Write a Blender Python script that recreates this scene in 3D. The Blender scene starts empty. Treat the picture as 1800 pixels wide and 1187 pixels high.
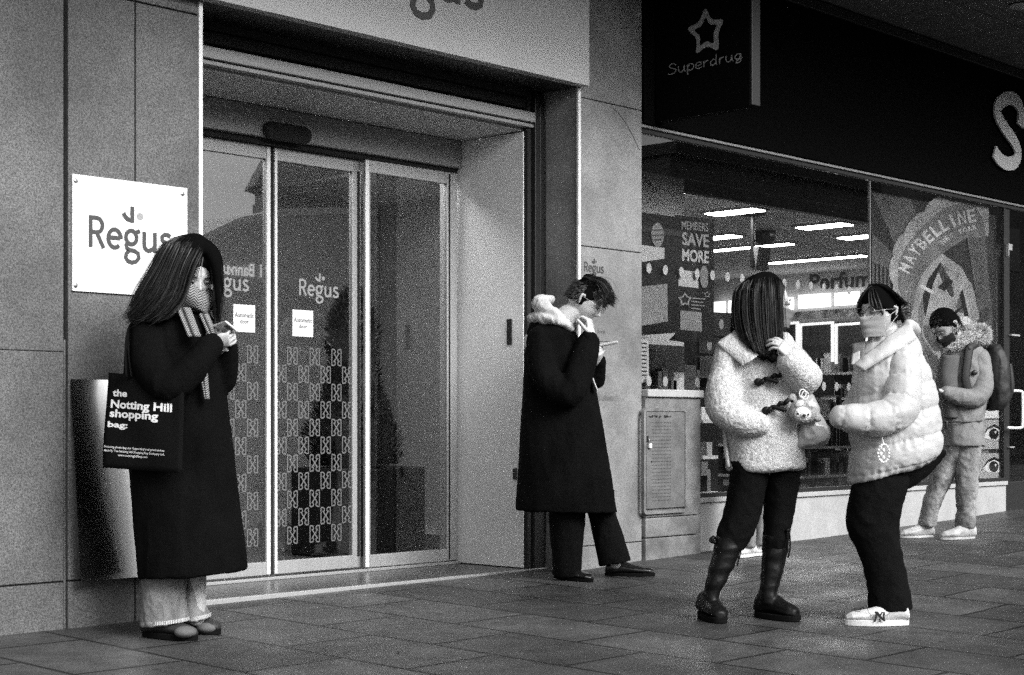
import bpy, bmesh, math, random
import numpy as np
from mathutils import Vector as V, Matrix, noise
random.seed(7)
R = math.radians
# ------------------------------------------------------------------ camera, world, sun, exposure
F, CX, HY, H = 2850.0, 900.0, 745.0, 0.92      # focal length, centre and horizon of the photograph (pixels), eye height
PHI = R(43.5)                                  # angle between the facade and the line of sight
VW = V((math.cos(PHI), math.sin(PHI), 0)); RT = V((math.sin(PHI), -math.cos(PHI), 0)); UP = V((0, 0, 1))
C0 = V((0, 0, H)); YF = 6.46                   # camera position; the facade is the plane y = YF
sc = bpy.context.scene
cam = bpy.data.cameras.new('camera'); co = bpy.data.objects.new('camera', cam); sc.collection.objects.link(co)
co.location = C0; co.rotation_euler = (R(90), 0, PHI - R(90))
cam.sensor_width = 36; cam.lens = F * 36 / 1800; cam.shift_y = (HY - 593.5) / 1800; cam.clip_end = 500; cam.clip_start = .05
sc.camera = co
w = bpy.data.worlds.new('World'); sc.world = w; w.use_nodes = True
nt = w.node_tree; sky = nt.nodes.new('ShaderNodeTexSky'); sky.sky_type = 'NISHITA'; sky.sun_disc = False
SUN_EL, SUN_AZ = R(33), math.atan2(-.9, -.05)
sky.sun_elevation = SUN_EL; sky.sun_rotation = R(90) - SUN_AZ; sky.dust_density = 4; sky.air_density = 1.2
bwn = nt.nodes.new('ShaderNodeRGBToBW'); nt.links.new(sky.outputs[0], bwn.inputs[0])
nt.links.new(bwn.outputs[0], nt.nodes['Background'].inputs[0]); nt.nodes['Background'].inputs[1].default_value = .15
sl = bpy.data.lights.new('sun', 'SUN'); sl.energy = 1.3; sl.angle = R(24); sl.color = (1, 1, 1)
so = bpy.data.objects.new('sun', sl); sc.collection.objects.link(so)
sd = V((math.cos(SUN_AZ) * math.cos(SUN_EL), math.sin(SUN_AZ) * math.cos(SUN_EL), math.sin(SUN_EL)))
so.rotation_euler = sd.to_track_quat('Z', 'Y').to_euler(); so.location = (5, -5, 12)
vs = sc.view_settings; vs.view_transform = 'Standard'; vs.look = 'None'; vs.gamma = 1; vs.exposure = 1.05; vs.use_curve_mapping = False
sc.cycles.use_denoising = False; sc.cycles.max_bounces = 8; sc.cycles.transparent_max_bounces = 16; sc.cycles.caustics_reflective = False; sc.cycles.caustics_refractive = False
# ------------------------------------------------------------------ picture <-> place
def ray(px):
    return VW + RT * ((px - CX) / F)
def P(px, py, w_):                      # point at depth w_ seen at this pixel
    d = ray(px) * w_; return V((d.x, d.y, H - (py - HY) * w_ / F))
def onY(px, py, y=YF):
    w_ = y / ray(px).y; return P(px, py, w_)
def onX(px, py, x):
    w_ = x / ray(px).x; return P(px, py, w_)
def onZ(px, py, z):
    return P(px, py, (H - z) * F / (py - HY))
def lerp(t, pts):
    if t <= pts[0][0]: return pts[0][1]
    for a, b in zip(pts, pts[1:]):
        if t <= b[0]: return a[1] + (b[1] - a[1]) * (t - a[0]) / (b[0] - a[0])
    return pts[-1][1]
PROF = [(-50, 0), (3.9, 0), (5, .01), (7.3, .025), (8, .057), (8.7, .075), (10, .09), (12, .14), (13, .176), (20, .28)]
def G(x, y):
    return lerp(x, PROF) - .02 * max(0, min(8, YF - y))
def depth_at(px, py):                   # depth of the pavement seen at this pixel
    w_ = 9.0
    for _ in range(30):
        p = ray(px) * w_; w_ = .5 * w_ + .5 * (H - G(p.x, p.y)) * F / (py - HY)
    return w_
# ------------------------------------------------------------------ objects
def link(o, parent=None):
    sc.collection.objects.link(o)
    if parent: o.parent = parent
    return o
def tag(o, label=None, cat=None, group=None, kind=None):
    if label: o['label'] = label
    if cat: o['category'] = cat
    if group: o['group'] = group
    if kind: o['kind'] = kind
    return o
def empty(name, loc, label, cat, group=None):
    o = bpy.data.objects.new(name, None); o.location = loc; link(o); o.empty_display_size = .1
    return tag(o, label, cat, group)
class MB:
    def __init__(s): s.v = []; s.f = []
    def add(s, vs_, fs):
        n = len(s.v); s.v += [V(v) for v in vs_]; s.f += [tuple(i + n for i in f) for f in fs]; return s
    def box(s, a, b):
        x0, y0, z0 = a; x1, y1, z1 = b
        return s.add([(x0,y0,z0),(x1,y0,z0),(x1,y1,z0),(x0,y1,z0),(x0,y0,z1),(x1,y0,z1),(x1,y1,z1),(x0,y1,z1)],
                     [(0,3,2,1),(4,5,6,7),(0,1,5,4),(1,2,6,5),(2,3,7,6),(3,0,4,7)])
    def obox(s, o, u, v, w_):            # box from a corner and three edge vectors
        o, u, v, w_ = V(o), V(u), V(v), V(w_)
        return s.add([o, o+u, o+u+v, o+v, o+w_, o+u+w_, o+u+v+w_, o+v+w_],
                     [(0,3,2,1),(4,5,6,7),(0,1,5,4),(1,2,6,5),(2,3,7,6),(3,0,4,7)])
    def poly(s, pts, n=None, th=0):      # flat polygon, optionally given a thickness along -n
        k = len(pts); pts = [V(p) for p in pts]
        if not th: return s.add(pts, [tuple(range(k))])
        q = [p - n * th for p in pts]
        return s.add(pts + q, [tuple(range(k)), tuple(range(2*k-1, k-1, -1))] + [(i, (i+1) % k, (i+1) % k + k, i + k) for i in range(k)])
    def rings(s, rings, cap=True):
        n = len(s.v); k = len(rings[0])
        for r in rings: s.v += [V(p) for p in r]
        for i in range(len(rings) - 1):
            for j in range(k):
                a = n + i*k + j; b = n + i*k + (j+1) % k; s.f.append((a, b, b + k, a + k))
        if cap:
            c0 = sum((V(p) for p in rings[0]), V()) / k; c1 = sum((V(p) for p in rings[-1]), V()) / k
            s.v += [c0, c1]; m = len(s.v)
            for j in range(k):
                s.f.append((n + (j+1) % k, n + j, m - 2)); s.f.append((n + (len(rings)-1)*k + j, n + (len(rings)-1)*k + (j+1) % k, m - 1))
        return s
    def tube(s, pts, rad, sides=12, ref=None, sub=5, round_ends=True):
        ref = ref or VW; pts, rad = spline(pts, rad, sub); rs = []
        T = [(pts[min(i+1, len(pts)-1)] - pts[max(i-1, 0)]).normalized() for i in range(len(pts))]
        a = None; L = list(zip(pts, rad, T))
        if round_ends:
            def ends(p, r, t, sg): return [(p + t * sg * (r[0]+r[1])/2 * math.sin(q), (r[0]*math.cos(q), r[1]*math.cos(q)), t) for q in (1.35, .95, .45)]
            L = ends(*L[0], -1) + L + ends(*L[-1], 1)[::-1]
        for p, r, t in L:
            if a is None:
                a = t.cross(ref)
                if a.length < .1: a = t.cross(UP)
            else: a = a - t * a.dot(t)
            a2 = t.cross(ref); 
            if a2.length > .35:
                a2.normalize()
                if a2.dot(a) < 0: a2 = -a2
                a = a2
            a.normalize(); b = a.cross(t)
            rs.append([p + a * r[0] * math.cos(2*math.pi*j/sides) + b * r[1] * math.sin(2*math.pi*j/sides) for j in range(sides)])
        return s.rings(rs)
    def ell(s, c, r, M=None, nu=20, nv=14):
        rs = []; c = V(c)
        for i in range(nv + 1):
            th = -math.pi/2 + math.pi * (i + .02) / (nv + .04); rr = []
            for j in range(nu):
                q = 2*math.pi*j/nu; p = V((r[0]*math.cos(th)*math.cos(q), r[1]*math.cos(th)*math.sin(q), r[2]*math.sin(th)))
                rr.append(c + (M @ p if M else p))
            rs.append(rr)
        return s.rings(rs)
    def mesh(s, name='m', smooth=True):
        m = bpy.data.meshes.new(name); m.from_pydata([tuple(v) for v in s.v], [], s.f); m.validate()
        if smooth: m.polygons.foreach_set('use_smooth', [True]*len(m.polygons))
        m.update(); return m
    def build(s, name, mat, parent=None, smooth=False, bevel=0, label=None):
        m = s.mesh(name, smooth); o = link(bpy.data.objects.new(name, m), parent)
        if mat: m.materials.append(mat)
        if getattr(s, 'base', 0) and name == 'hair' and len(m.polygons) == len(s.f):
            m.materials.append(M['hairm']); m.polygons.foreach_set('material_index', [1 if i < s.base else 0 for i in range(len(m.polygons))])
        bm = bmesh.new(); bm.from_mesh(m); bmesh.ops.recalc_face_normals(bm, faces=bm.faces); bm.to_mesh(m); bm.free()
        if smooth: m.polygons.foreach_set('use_smooth', [True]*len(m.polygons))
        if bevel:
            b = o.modifiers.new('b', 'BEVEL'); b.width = bevel; b.segments = 2; b.limit_method = 'ANGLE'
        if parent: keep(o, parent)
        if label: o['label'] = label
        return o
def keep(o, parent):                     # geometry is written in world space: cancel the offset of the parent empty
    if parent.type == 'EMPTY': o.matrix_parent_inverse = Matrix.Translation(parent.location).inverted()
def spline(pts, rad, sub):
    pts = [V(p) for p in pts]; rad = [(r, r) if not hasattr(r, '__len__') else r for r in (rad if hasattr(rad, '__len__') and len(rad) == len(pts) else [rad]*len(pts))]
    if len(pts) == 2 or sub <= 1: return pts, rad
    op, orr = [], []
    for i in range(len(pts) - 1):
        p0, p1, p2, p3 = pts[max(i-1, 0)], pts[i], pts[i+1], pts[min(i+2, len(pts)-1)]
        for k in range(sub):
            t = k / sub
            op.append(.5 * ((2*p1) + (p2-p0)*t + (2*p0-5*p1+4*p2-p3)*t*t + (-p0+3*p1-3*p2+p3)*t**3))
            orr.append(tuple(rad[i][j] + (rad[i+1][j]-rad[i][j]) * t for j in (0, 1)))
    return op + [pts[-1]], orr + [rad[-1]]
# ------------------------------------------------------------------ materials (the photograph is black and white: every surface is a grey)
def mat(name, g, rough=.6, metal=0, var=0, vs_=8, bump=0, bs=60, spec=.5, emit=0, stretch=(1,1,1), sheen=0, spk=0, coat=0, det=3, stain=0, sts=1.2):
    m = bpy.data.materials.new(name); m.use_nodes = True; n = m.node_tree.nodes; l = m.node_tree.links; b = n['Principled BSDF']
    b.inputs['Base Color'].default_value = (g, g, g, 1); b.inputs['Roughness'].default_value = rough; b.inputs['Metallic'].default_value = metal
    b.inputs['Specular IOR Level'].default_value = spec
    if sheen: b.inputs['Sheen Weight'].default_value = sheen
    if coat: b.inputs['Coat Weight'].default_value = coat
    if emit: b.inputs['Emission Color'].default_value = (1, 1, 1, 1); b.inputs['Emission Strength'].default_value = emit
    tc = n.new('ShaderNodeTexCoord'); mp = n.new('ShaderNodeMapping'); mp.inputs['Scale'].default_value = stretch; l.new(tc.outputs['Object'], mp.inputs[0])
    cur = None
    def nz(scale, detail=3, rg=.6):
        t = n.new('ShaderNodeTexNoise'); t.inputs['Scale'].default_value = scale; t.inputs['Detail'].default_value = detail; t.inputs['Roughness'].default_value = rg
        l.new(mp.outputs[0], t.inputs['Vector']); return t.outputs['Fac']
    def ramp(src, lo, hi, a=.3, b_=.7):
        r = n.new('ShaderNodeMapRange'); l.new(src, r.inputs['Value']); r.inputs['From Min'].default_value = a; r.inputs['From Max'].default_value = b_
        r.inputs['To Min'].default_value = lo; r.inputs['To Max'].default_value = hi; return r.outputs[0]
    def mul(a, b_):
        x = n.new('ShaderNodeMath'); x.operation = 'MULTIPLY'; l.new(a, x.inputs[0]); l.new(b_, x.inputs[1]); return x.outputs[0]
    if var: cur = ramp(nz(vs_, det), g*(1-var), g*(1+var))
    if spk:
        s_ = ramp(nz(130, 2, .8), 1-spk, 1+spk, .35, .65)
        if cur is None: cur = ramp(s_, g*(1-spk), g*(1+spk), 1-spk, 1+spk)
        else: cur = mul(cur, s_)
    if stain:
        s_ = ramp(nz(sts, 5, .7), 1-stain, 1, .38, .6); cur = mul(cur, s_) if cur is not None else ramp(s_, g*(1-stain), g, 1-stain, 1)
    if cur is not None: l.new(cur, b.inputs['Base Color'])
    if bump:
        bn = n.new('ShaderNodeBump'); bn.inputs['Strength'].default_value = min(1, bump); bn.inputs['Distance'].default_value = .004*max(1, bump)
        l.new(nz(bs, 4), bn.inputs['Height']); l.new(bn.outputs[0], b.inputs['Normal'])
    return m
def glass(name, tint=.8, ior=1.5, boost=1.0, rough=0):
    m = bpy.data.materials.new(name); m.use_nodes = True; n = m.node_tree.nodes; l = m.node_tree.links
    for x in list(n):
        if x.type == 'BSDF_PRINCIPLED': n.remove(x)
    t = n.new('ShaderNodeBsdfTransparent'); t.inputs[0].default_value = (tint,)*3 + (1,)
    g = n.new('ShaderNodeBsdfGlossy'); g.inputs['Roughness'].default_value = rough; g.inputs[0].default_value = (boost,)*3 + (1,)
    lw = n.new('ShaderNodeLayerWeight'); lw.inputs[0].default_value = .5; pw_ = n.new('ShaderNodeMath'); pw_.operation = 'POWER'; pw_.inputs[1].default_value = 4.0; l.new(lw.outputs['Facing'], pw_.inputs[0])
    fr = n.new('ShaderNodeMath'); fr.operation = 'MULTIPLY_ADD'; fr.inputs[1].default_value = .9; fr.inputs[2].default_value = ((ior-1)/(ior+1))**2; l.new(pw_.outputs[0], fr.inputs[0])
    mx = n.new('ShaderNodeMixShader'); l.new(fr.outputs[0], mx.inputs[0]); l.new(t.outputs[0], mx.inputs[1]); l.new(g.outputs[0], mx.inputs[2])
    l.new(mx.outputs[0], n['Material Output'].inputs[0]); return m
def paving_mat():
    m = mat('wet_paving', .1, .5); n = m.node_tree.nodes; l = m.node_tree.links; b = n['Principled BSDF']
    tc = n.new('ShaderNodeTexCoord'); mp = n.new('ShaderNodeMapping'); mp.inputs['Rotation'].default_value = (0, 0, R(90)); mp.inputs['Location'].default_value = (.13, .22, 0)
    l.new(tc.outputs['Object'], mp.inputs[0])
    br = n.new('ShaderNodeTexBrick'); l.new(mp.outputs[0], br.inputs[0]); br.offset = .5
    br.inputs['Scale'].default_value = 1; br.inputs['Brick Width'].default_value = .75; br.inputs['Row Height'].default_value = .5
    br.inputs['Mortar Size'].default_value = .012; br.inputs['Mortar Smooth'].default_value = .15
    br.inputs['Color1'].default_value = (.026,)*3 + (1,); br.inputs['Color2'].default_value = (.062,)*3 + (1,); br.inputs['Mortar'].default_value = (.003,)*3 + (1,)
    def nz(s, d=4, rg=.6):
        t = n.new('ShaderNodeTexNoise'); t.inputs['Scale'].default_value = s; t.inputs['Detail'].default_value = d; t.inputs['Roughness'].default_value = rg; l.new(tc.outputs['Object'], t.inputs['Vector']); return t.outputs['Fac']
    def ramp(src, lo, hi, a=.3, b_=.7):
        r = n.new('ShaderNodeMapRange'); l.new(src, r.inputs['Value']); r.inputs['From Min'].default_value = a; r.inputs['From Max'].default_value = b_
        r.inputs['To Min'].default_value = lo; r.inputs['To Max'].default_value = hi; return r.outputs[0]
    def mul(a, c):
        x = n.new('ShaderNodeMix'); x.data_type = 'RGBA'; x.blend_type = 'MULTIPLY'; x.inputs['Factor'].default_value = 1
        l.new(a, x.inputs['A']); l.new(c, x.inputs['B']); return x.outputs['Result']
    c = mul(br.outputs['Color'], ramp(nz(1.7, 7, .7), .45, 1.5)); c = mul(c, ramp(nz(9, 5, .7), .75, 1.25)); c = mul(c, ramp(nz(150, 2, .8), .5, 1.6, .35, .65))
    vo = n.new('ShaderNodeTexVoronoi'); vo.inputs['Scale'].default_value = 3.3; l.new(tc.outputs['Object'], vo.inputs['Vector'])
    c = mul(c, ramp(vo.outputs['Distance'], .3, 1, .045, .075))        # trodden gum spots
    l.new(c, b.inputs['Base Color'])
    l.new(ramp(nz(1.6, 6, .65), .34, .62, .38, .62), b.inputs['Roughness'])
    bn = n.new('ShaderNodeBump'); bn.inputs['Distance'].default_value = .004; bn.inputs['Strength'].default_value = .5
    inv = n.new('ShaderNodeMath'); inv.operation = 'MULTIPLY_ADD'; inv.inputs[1].default_value = -1.6; l.new(br.outputs['Fac'], inv.inputs[0]); l.new(nz(60, 4), inv.inputs[2])
    l.new(inv.outputs[0], bn.inputs['Height']); l.new(bn.outputs[0], b.inputs['Normal']); return m
M = dict(
 stone=mat('speckled_stone', .125, .75, var=.22, vs_=2.4, spk=.6, bump=.15, bs=300, det=8, stain=.35, sts=1.1),
 stone_b=mat('speckled_stone_light', .24, .75, var=.2, vs_=2.5, spk=.32, bump=.15, bs=300, det=7, stain=.4, sts=1.3),
 gap=mat('gap_black', .012, .9), white=mat('white_enamel', .7, .45, var=.03, vs_=6), ink=mat('dark_ink', .05, .5), ink2=mat('grey_ink', .3, .5),  # gap: flat black for open joints, slots, seals and the sensor
 fascia=mat('pale_fascia', .48, .5, var=.05, vs_=3, bump=.05), alu=mat('brushed_aluminium', .42, .4, metal=.3, var=.06, vs_=30, stretch=(1,1,.05)),
 alub=mat('bright_aluminium', .8, .3), steel=mat('polished_steel', .9, .14, metal=1), dark=mat('dark_metal', .025, .4, metal=.3),
 black=mat('black_plastic', .012, .35), panel=mat('grey_panel', .8, .55, spk=.08, var=.05, vs_=2), hood=mat('header_grey', .28, .5, spk=.1),
 ceil=mat('recess_ceiling', .6, .4, spk=.04), blackboard=mat('black_fascia', .003, .8, spec=.03), soffit=mat('soffit_panel', .13, .8, spk=.15, var=.12), rub=mat('rubber', .02, .8),
 riser=mat('pale_riser', .40, .7, spk=.14, var=.08, vs_=3, stain=.15, sts=4), cab=mat('weathered_cabinet', .2, .6, var=.2, vs_=6, spk=.2, stain=.45, sts=5),
 glassd=glass('door_glass', .82, 1.7), glasss=glass('shop_glass', .88, 1.42), frost=mat('frosted_film', .14, .7), film=mat('film_letters', .3, .6),
 paper=mat('paper', .8, .6), lobby=mat('lobby_wall', .3, .8, spk=.1), lfloor=mat('lobby_floor', .08, .4), light=mat('light_panel', .9, .5, emit=8), tube_=mat('strip_light', .9, .5, emit=18),
 lightbox=mat('lightbox', .9, .5, emit=1.3), shopc=mat('shop_ceiling', .75, .8), shopw=mat('shop_wall', .5, .8), shopf=mat('shop_floor', .22, .35),
 shelf=mat('shelf_metal', .5, .4), dshelf=mat('dark_shelf', .05, .5), leaf=mat('conifer_leaf', .018, .7, var=.4, vs_=20), planter=mat('dark_planter', .008, .6),
 skin=mat('skin', .46, .5, var=.08, vs_=25, bump=.1, bs=200), coatk=mat('black_wool', .0035, .95, var=.3, vs_=5, bump=.5, bs=400, spec=.05),
 trk=mat('black_trousers', .0035, .9, bump=.4, bs=300, spec=.08), denim=mat('washed_denim', .2, .85, var=.3, vs_=9, bump=.5, bs=350, stain=.3, sts=7, stretch=(1,1,.4)),
 denim2=mat('pale_denim', .27, .85, var=.4, vs_=12, bump=.5, bs=250, stain=.4, sts=9), hair=mat('black_hair', .008, .42, var=.5, vs_=40, spec=.3), hairm=mat('hair_mass', .003, .95, spec=.03), hairb=mat('brown_hair', .03, .42, var=.5, vs_=30, spec=.5),
 teddy=mat('teddy_fleece', .48, .95, var=.25, vs_=70, bump=1.5, bs=130), puff=mat('cream_nylon', .43, .45, var=.05, vs_=6, bump=.5, bs=30, spec=.3), hoodie=mat('white_jersey', .5, .9, bump=.4, bs=150),
 mask=mat('pale_mask', .3, .85, bump=.3), maskd=mat('dark_mask', .012, .8), sole=mat('shoe_sole', .006, .9, spec=.05), leather=mat('polished_leather', .012, .16, coat=.6, bump=.1, bs=40), boot=mat('black_leather', .005, .4, bump=.5, bs=60, spec=.15),
 suede=mat('suede_patch', .1, .8, var=.2), shoek=mat('shoe_dark', .02, .6), shoew=mat('white_shoe', .6, .45), sockw=mat('grey_shoe', .42, .6, var=.3, vs_=20),
 parka=mat('grey_parka', .18, .75, var=.12, vs_=6, bump=.4, bs=200, spk=.08), parkad=mat('parka_front', .09, .8, var=.2), fur=mat('hood_fur', .42, .9, var=.5, vs_=60), pack=mat('black_backpack', .012, .6, bump=.4, bs=90),
 wire=mat('thin_metal', .35, .3, metal=.8), bead=mat('clear_bead', .85, .15), plush=mat('plush_fur', .3, .95, bump=1, bs=160, var=.2, vs_=60), plushl=mat('pale_plush', .7, .95, bump=1, bs=160),
 plastic=mat('cloudy_plastic', .3, .3, var=.2, vs_=20), phone=mat('phone_case', .75, .3), phoned=mat('phone_glass', .02, .1), build=mat('far_facade', .13, .8, var=.2, vs_=.6), buildd=mat('far_roof', .04, .8),
 win=mat('far_window', .04, .15), bus=mat('bus_paint', .35, .3), busl=mat('bus_roof', .8, .3), road=mat('asphalt', .05, .8, var=.2, vs_=3, spk=.2), gold=mat('lettering_grey', .28, .5), gold2=mat('lettering_pale', .6, .5, emit=.0),
 eye=mat('eye_dark', .01, .2), eyew=mat('eye_white', .16, .3), hem=mat('pale_thread', .6, .9), bag=mat('black_canvas', .004, .9, bump=.5, bs=300, spec=.08), nail=mat('clip_plastic', .06, .1, spec=.8))
MASKG = M['mask']
def herringbone():
    m = mat('herringbone_wool', .3, .95); n = m.node_tree.nodes; l = m.node_tree.links; b = n['Principled BSDF']
    uv = n.new('ShaderNodeUVMap'); sp = n.new('ShaderNodeSeparateXYZ'); l.new(uv.outputs[0], sp.inputs[0])
    def math_(op, a, c=None, k=None):
        x = n.new('ShaderNodeMath'); x.operation = op; l.new(a, x.inputs[0])
        if c is not None: l.new(c, x.inputs[1])
        if k is not None: x.inputs[1].default_value = k
        return x.outputs[0]
    z = math_('PINGPONG', sp.outputs[0], k=.5); s = math_('ADD', math_('MULTIPLY', z, k=1.6), sp.outputs[1]); fr = math_('FRACT', math_('MULTIPLY', s, k=1.6)); st = math_('GREATER_THAN', fr, k=.5)
    r = n.new('ShaderNodeMapRange'); l.new(st, r.inputs[0]); r.inputs['To Min'].default_value = .02; r.inputs['To Max'].default_value = .3; l.new(r.outputs[0], b.inputs['Base Color']); return m
M['herring'] = herringbone()
# ------------------------------------------------------------------ lettering
def text_geo(s, bold=0, shear=0, space=1):
    c = bpy.data.curves.new('t', 'FONT'); c.body = s; c.offset = bold; c.shear = shear; c.space_character = space; c.resolution_u = 3
    o = bpy.data.objects.new('t', c); sc.collection.objects.link(o); bpy.context.view_layer.update()
    m = o.to_mesh(); vs_ = [v.co.copy() for v in m.vertices]; fs = [tuple(p.vertices) for p in m.polygons]
    o.to_mesh_clear(); bpy.data.objects.remove(o); bpy.data.curves.remove(c)
    return vs_, fs
def text_on(mb, s, f, bold=0, shear=0, box=None, space=1):
    """write s into the unit box; f(u, v) gives the world point"""
    vs_, fs = text_geo(s, bold, shear, space)
    x0 = min(v.x for v in vs_); x1 = max(v.x for v in vs_); y0 = min(v.y for v in vs_); y1 = max(v.y for v in vs_)
    if box == 'cap': y0, y1 = 0, .73
    mb.add([f((v.x-x0)/(x1-x0), (v.y-y0)/(y1-y0)) for v in vs_], fs)
def quad(a, b, c, d):                    # bilinear patch: bl, br, tr, tl
    a, b, c, d = map(V, (a, b, c, d))
    return lambda u, v: a*(1-u)*(1-v) + b*u*(1-v) + c*u*v + d*(1-u)*v
def arc(cx, cy, rx, ry, a0, a1, n=18):
    return [(cx + rx*math.cos(R(a0+(a1-a0)*i/n)), cy + ry*math.sin(R(a0+(a1-a0)*i/n))) for i in range(n+1)]
def strokes(mb, lines, wd, f, nrm, step=.0002):
    """flat strokes of width wd in (x, y); f maps to world"""
    for k, ln in enumerate(lines):
        lw = wd
        if isinstance(ln, tuple) and isinstance(ln[0], (int, float)): lw, ln = ln
        pl, pr = [], []
        for i, p in enumerate(ln):
            a = ln[max(i-1, 0)]; c = ln[min(i+1, len(ln)-1)]; t = V((c[0]-a[0], c[1]-a[1])); t.normalize()
            q = V((-t.y, t.x)) * lw/2; pl.append((p[0]+q.x, p[1]+q.y)); pr.append((p[0]-q.x, p[1]-q.y))
        o = nrm * step * k; n = len(ln)
        mb.add([f(*p) + o for p in pl] + [f(*p) + o for p in pr], [(i, i+1, n+i+1, n+i) for i in range(n-1)])
WORD = [[(.1,0),(.1,1.46)], [(0.1,1.37),(.42,1.37)]+arc(.42,1.04,.3,.33,90,-90,12)+[(.1,.71)], [(.42,.7),(.78,0)],
  [(1.02,.53),(1.66,.53)], arc(1.37,.5,.34,.42,0,315,22), arc(2.27,.62,.29,.32,0,360,22), [(2.46,.84),(2.74,.96)],
  [(2.08,.38),(1.99,.24),(2.03,.1),(2.2,.03),(2.45,.0),(2.64,-.1),(2.68,-.3),(2.55,-.48),(2.3,-.55),(2.07,-.49),(1.96,-.33),(2.0,-.15),(2.14,-.02)],
  [(2.98,.95),(2.98,.35)]+arc(3.22,.33,.24,.26,180,285,8)+[(3.45,.16),(3.57,.3)], [(3.57,.95),(3.57,0)],
  [(4.44,.83),(4.3,.9),(4.12,.91),(3.97,.8),(3.98,.64),(4.12,.54),(4.32,.44),(4.46,.32),(4.42,.14),(4.24,.06),(4.05,.07),(3.87,.16)],
  [(1.84,1.74),(1.93,1.58),(2.08,1.46),(2.33,1.41)], [(2.32,2.07),(2.32,1.33)]]
def wordmark(name, parent, f, nrm, m1, m2, wd=.2):
    mb = MB(); strokes(mb, WORD, wd, f, nrm); o = mb.build(name, m1, parent)
    d = MB(); d.poly([f(2.76+.18*math.cos(a), 1.65+.18*math.sin(a)) for a in [i*math.pi/10 for i in range(20)]]); d.build(name, m2, parent)
NF = V((0, -1, 0))                       # outward normal of the facade
def pxf(x0, y0, y=YF):                   # maker of a map (x, z) on the facade
    return lambda u, v: V((u, y, v))
exec_people = True
# ================================================================== THE SETTING
def grid_mesh(xs, ys, zf):
    mb = MB(); n = len(xs)
    mb.v = [V((x, y, zf(x, y))) for y in ys for x in xs]
    mb.f = [(j*n+i, j*n+i+1, (j+1)*n+i+1, (j+1)*n+i) for j in range(len(ys)-1) for i in range(n-1)]
    return mb
xs = [-60, -20, -5] + [i*.5 for i in range(0, 41)] + [24, 30, 45, 80]
tag(grid_mesh(xs, [-1.2 + i*.4 for i in range(20)] + [7.0], G).build('pavement', paving_mat(), smooth=True), kind='structure')
tag(grid_mesh([-150, -20, 0, 20, 200], [-150, -8, -1.35], lambda x, y: lerp(x, PROF)*0 - .32).build('road', M['road']), kind='structure')
tag(grid_mesh([-150, 0, 200], [7.02, 150], lambda x, y: -.35).build('ground', M['road']), kind='structure')
k = MB()
for i in range(-20, 40):
    z = G(i, -1.2); k.box((i*1.0 + .003, -1.36, -.4), (i + .997, -1.2, z + .004))
tag(k.build('kerb', M['stone'], bevel=.01), kind='structure')

XL, XR, XP = 4.63, 7.40, 8.0             # left and right edge of the entrance recess, right edge of the pier
X112 = onY(112, 0).x; X120 = onY(120, 0).x; X238 = onY(238, 0).x
zl = onY(60, 617).z; zb = onY(170, 1018).z; TOP = 3.965
def stone_pier(label, name, boxes, back, m='stone', bevel=.004):
    r = empty(name, (boxes[0][0][0], YF, 0), label, 'wall')
    mb = MB()
    for a, b in boxes: mb.box(a, b)
    mb.build('stone_panel', M[m], r, bevel=bevel)
    q = MB()
    for a, b in back: q.box(a, b)
    q.build('joint_backing', M['gap'], r)
    return r
g_ = .004
stone_pier('broad speckled grey stone wall at the far left edge beyond the black seam', 'stone_wall',
  [((-1.5, YF, -.3), (X112, 8, zb-g_)), ((-1.5, YF, zb+g_), (X112, 8, zl-.0012)), ((-1.5, YF, zl+.0012), (X112, 8, TOP))],
  [((-1.5, YF+.012, -.3), (X112-.003, 7.99, TOP-.005))])
zt = onY(240, 3).z
stone_pier('narrow grey stone pier behind the white square plaque left of the glass doors', 'stone_pier',
  [((X120, YF, -.3), (X238-g_, 6.9, zb-g_)), ((X238+g_, YF, -.3), (XL-.012, 6.9, zb-g_)),
   ((X120, YF, zb+g_), (X238-g_, 6.9, zt-g_)), ((X238+g_, YF, zb+g_), (XL-.012, 6.9, zt-g_)),
   ((X120, YF, zt+g_), (X238-g_, 6.9, TOP)), ((X238+g_, YF, zt+g_), (XL-.012, 6.9, TOP))],
  [((X120+.003, YF+.012, -.3), (XL-.016, 6.89, TOP-.005))])
gp = MB(); gp.box((X112+.001, YF+.05, -.3), (X120-.001, YF+.3, TOP-.01))
tag(gp.build('expansion_joint', M['gap']), 'black vertical joint running up between the two left stone walls', 'joint')
gp = MB(); gp.box((X112+.006, YF+.01, 0), (X120-.006, YF+.045, onY(116, 597).z))
tag(gp.build('joint_cover', M['stone'], bevel=.003), 'grey cover strip closing the lower half of the black wall joint', 'strip')
z1, z2, z3, z4 = onY(1070, 957).z, onY(1070, 699).z, onY(1070, 438).z, onY(1070, 182).z
zz = [-.3, z1, z2, z3, z4, TOP]
rp = stone_pier('light stone pier between the glass entrance and the shop window', 'stone_pier',
  [((XR+.012, YF, a+g_*.7), (XP, 7.2, b-g_*.7)) for a, b in zip(zz, zz[1:])],
  [((XR+.016, YF+.008, -.3), (XP-.006, 7.19, TOP-.005))], 'stone_b')
mb = MB(); n_ = 26; rr_ = random.Random(4); tp2 = [(XR+.03+(XP-XR-.04)*i/n_, z2+.012+rr_.uniform(-.012,.014)) for i in range(n_+1)]
mb.add([(x, YF-.0008, z) for x, z in tp2]+[(x, YF-.0008, z2-.02) for x, z in tp2], [(i, i+1, n_+2+i, n_+1+i) for i in range(n_)]); mb.build('worn_edge', M['cab'], rp)
ck = MB(); strokes(ck, [[(1075,188),(1084,196),(1092,206),(1100,216),(1108,231),(1114,241),(1119,253),(1125,264)]], 1.1, lambda x, y: onY(x, y, YF-.0015), NF)
ck.build('crack', M['ink'], rp)
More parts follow.
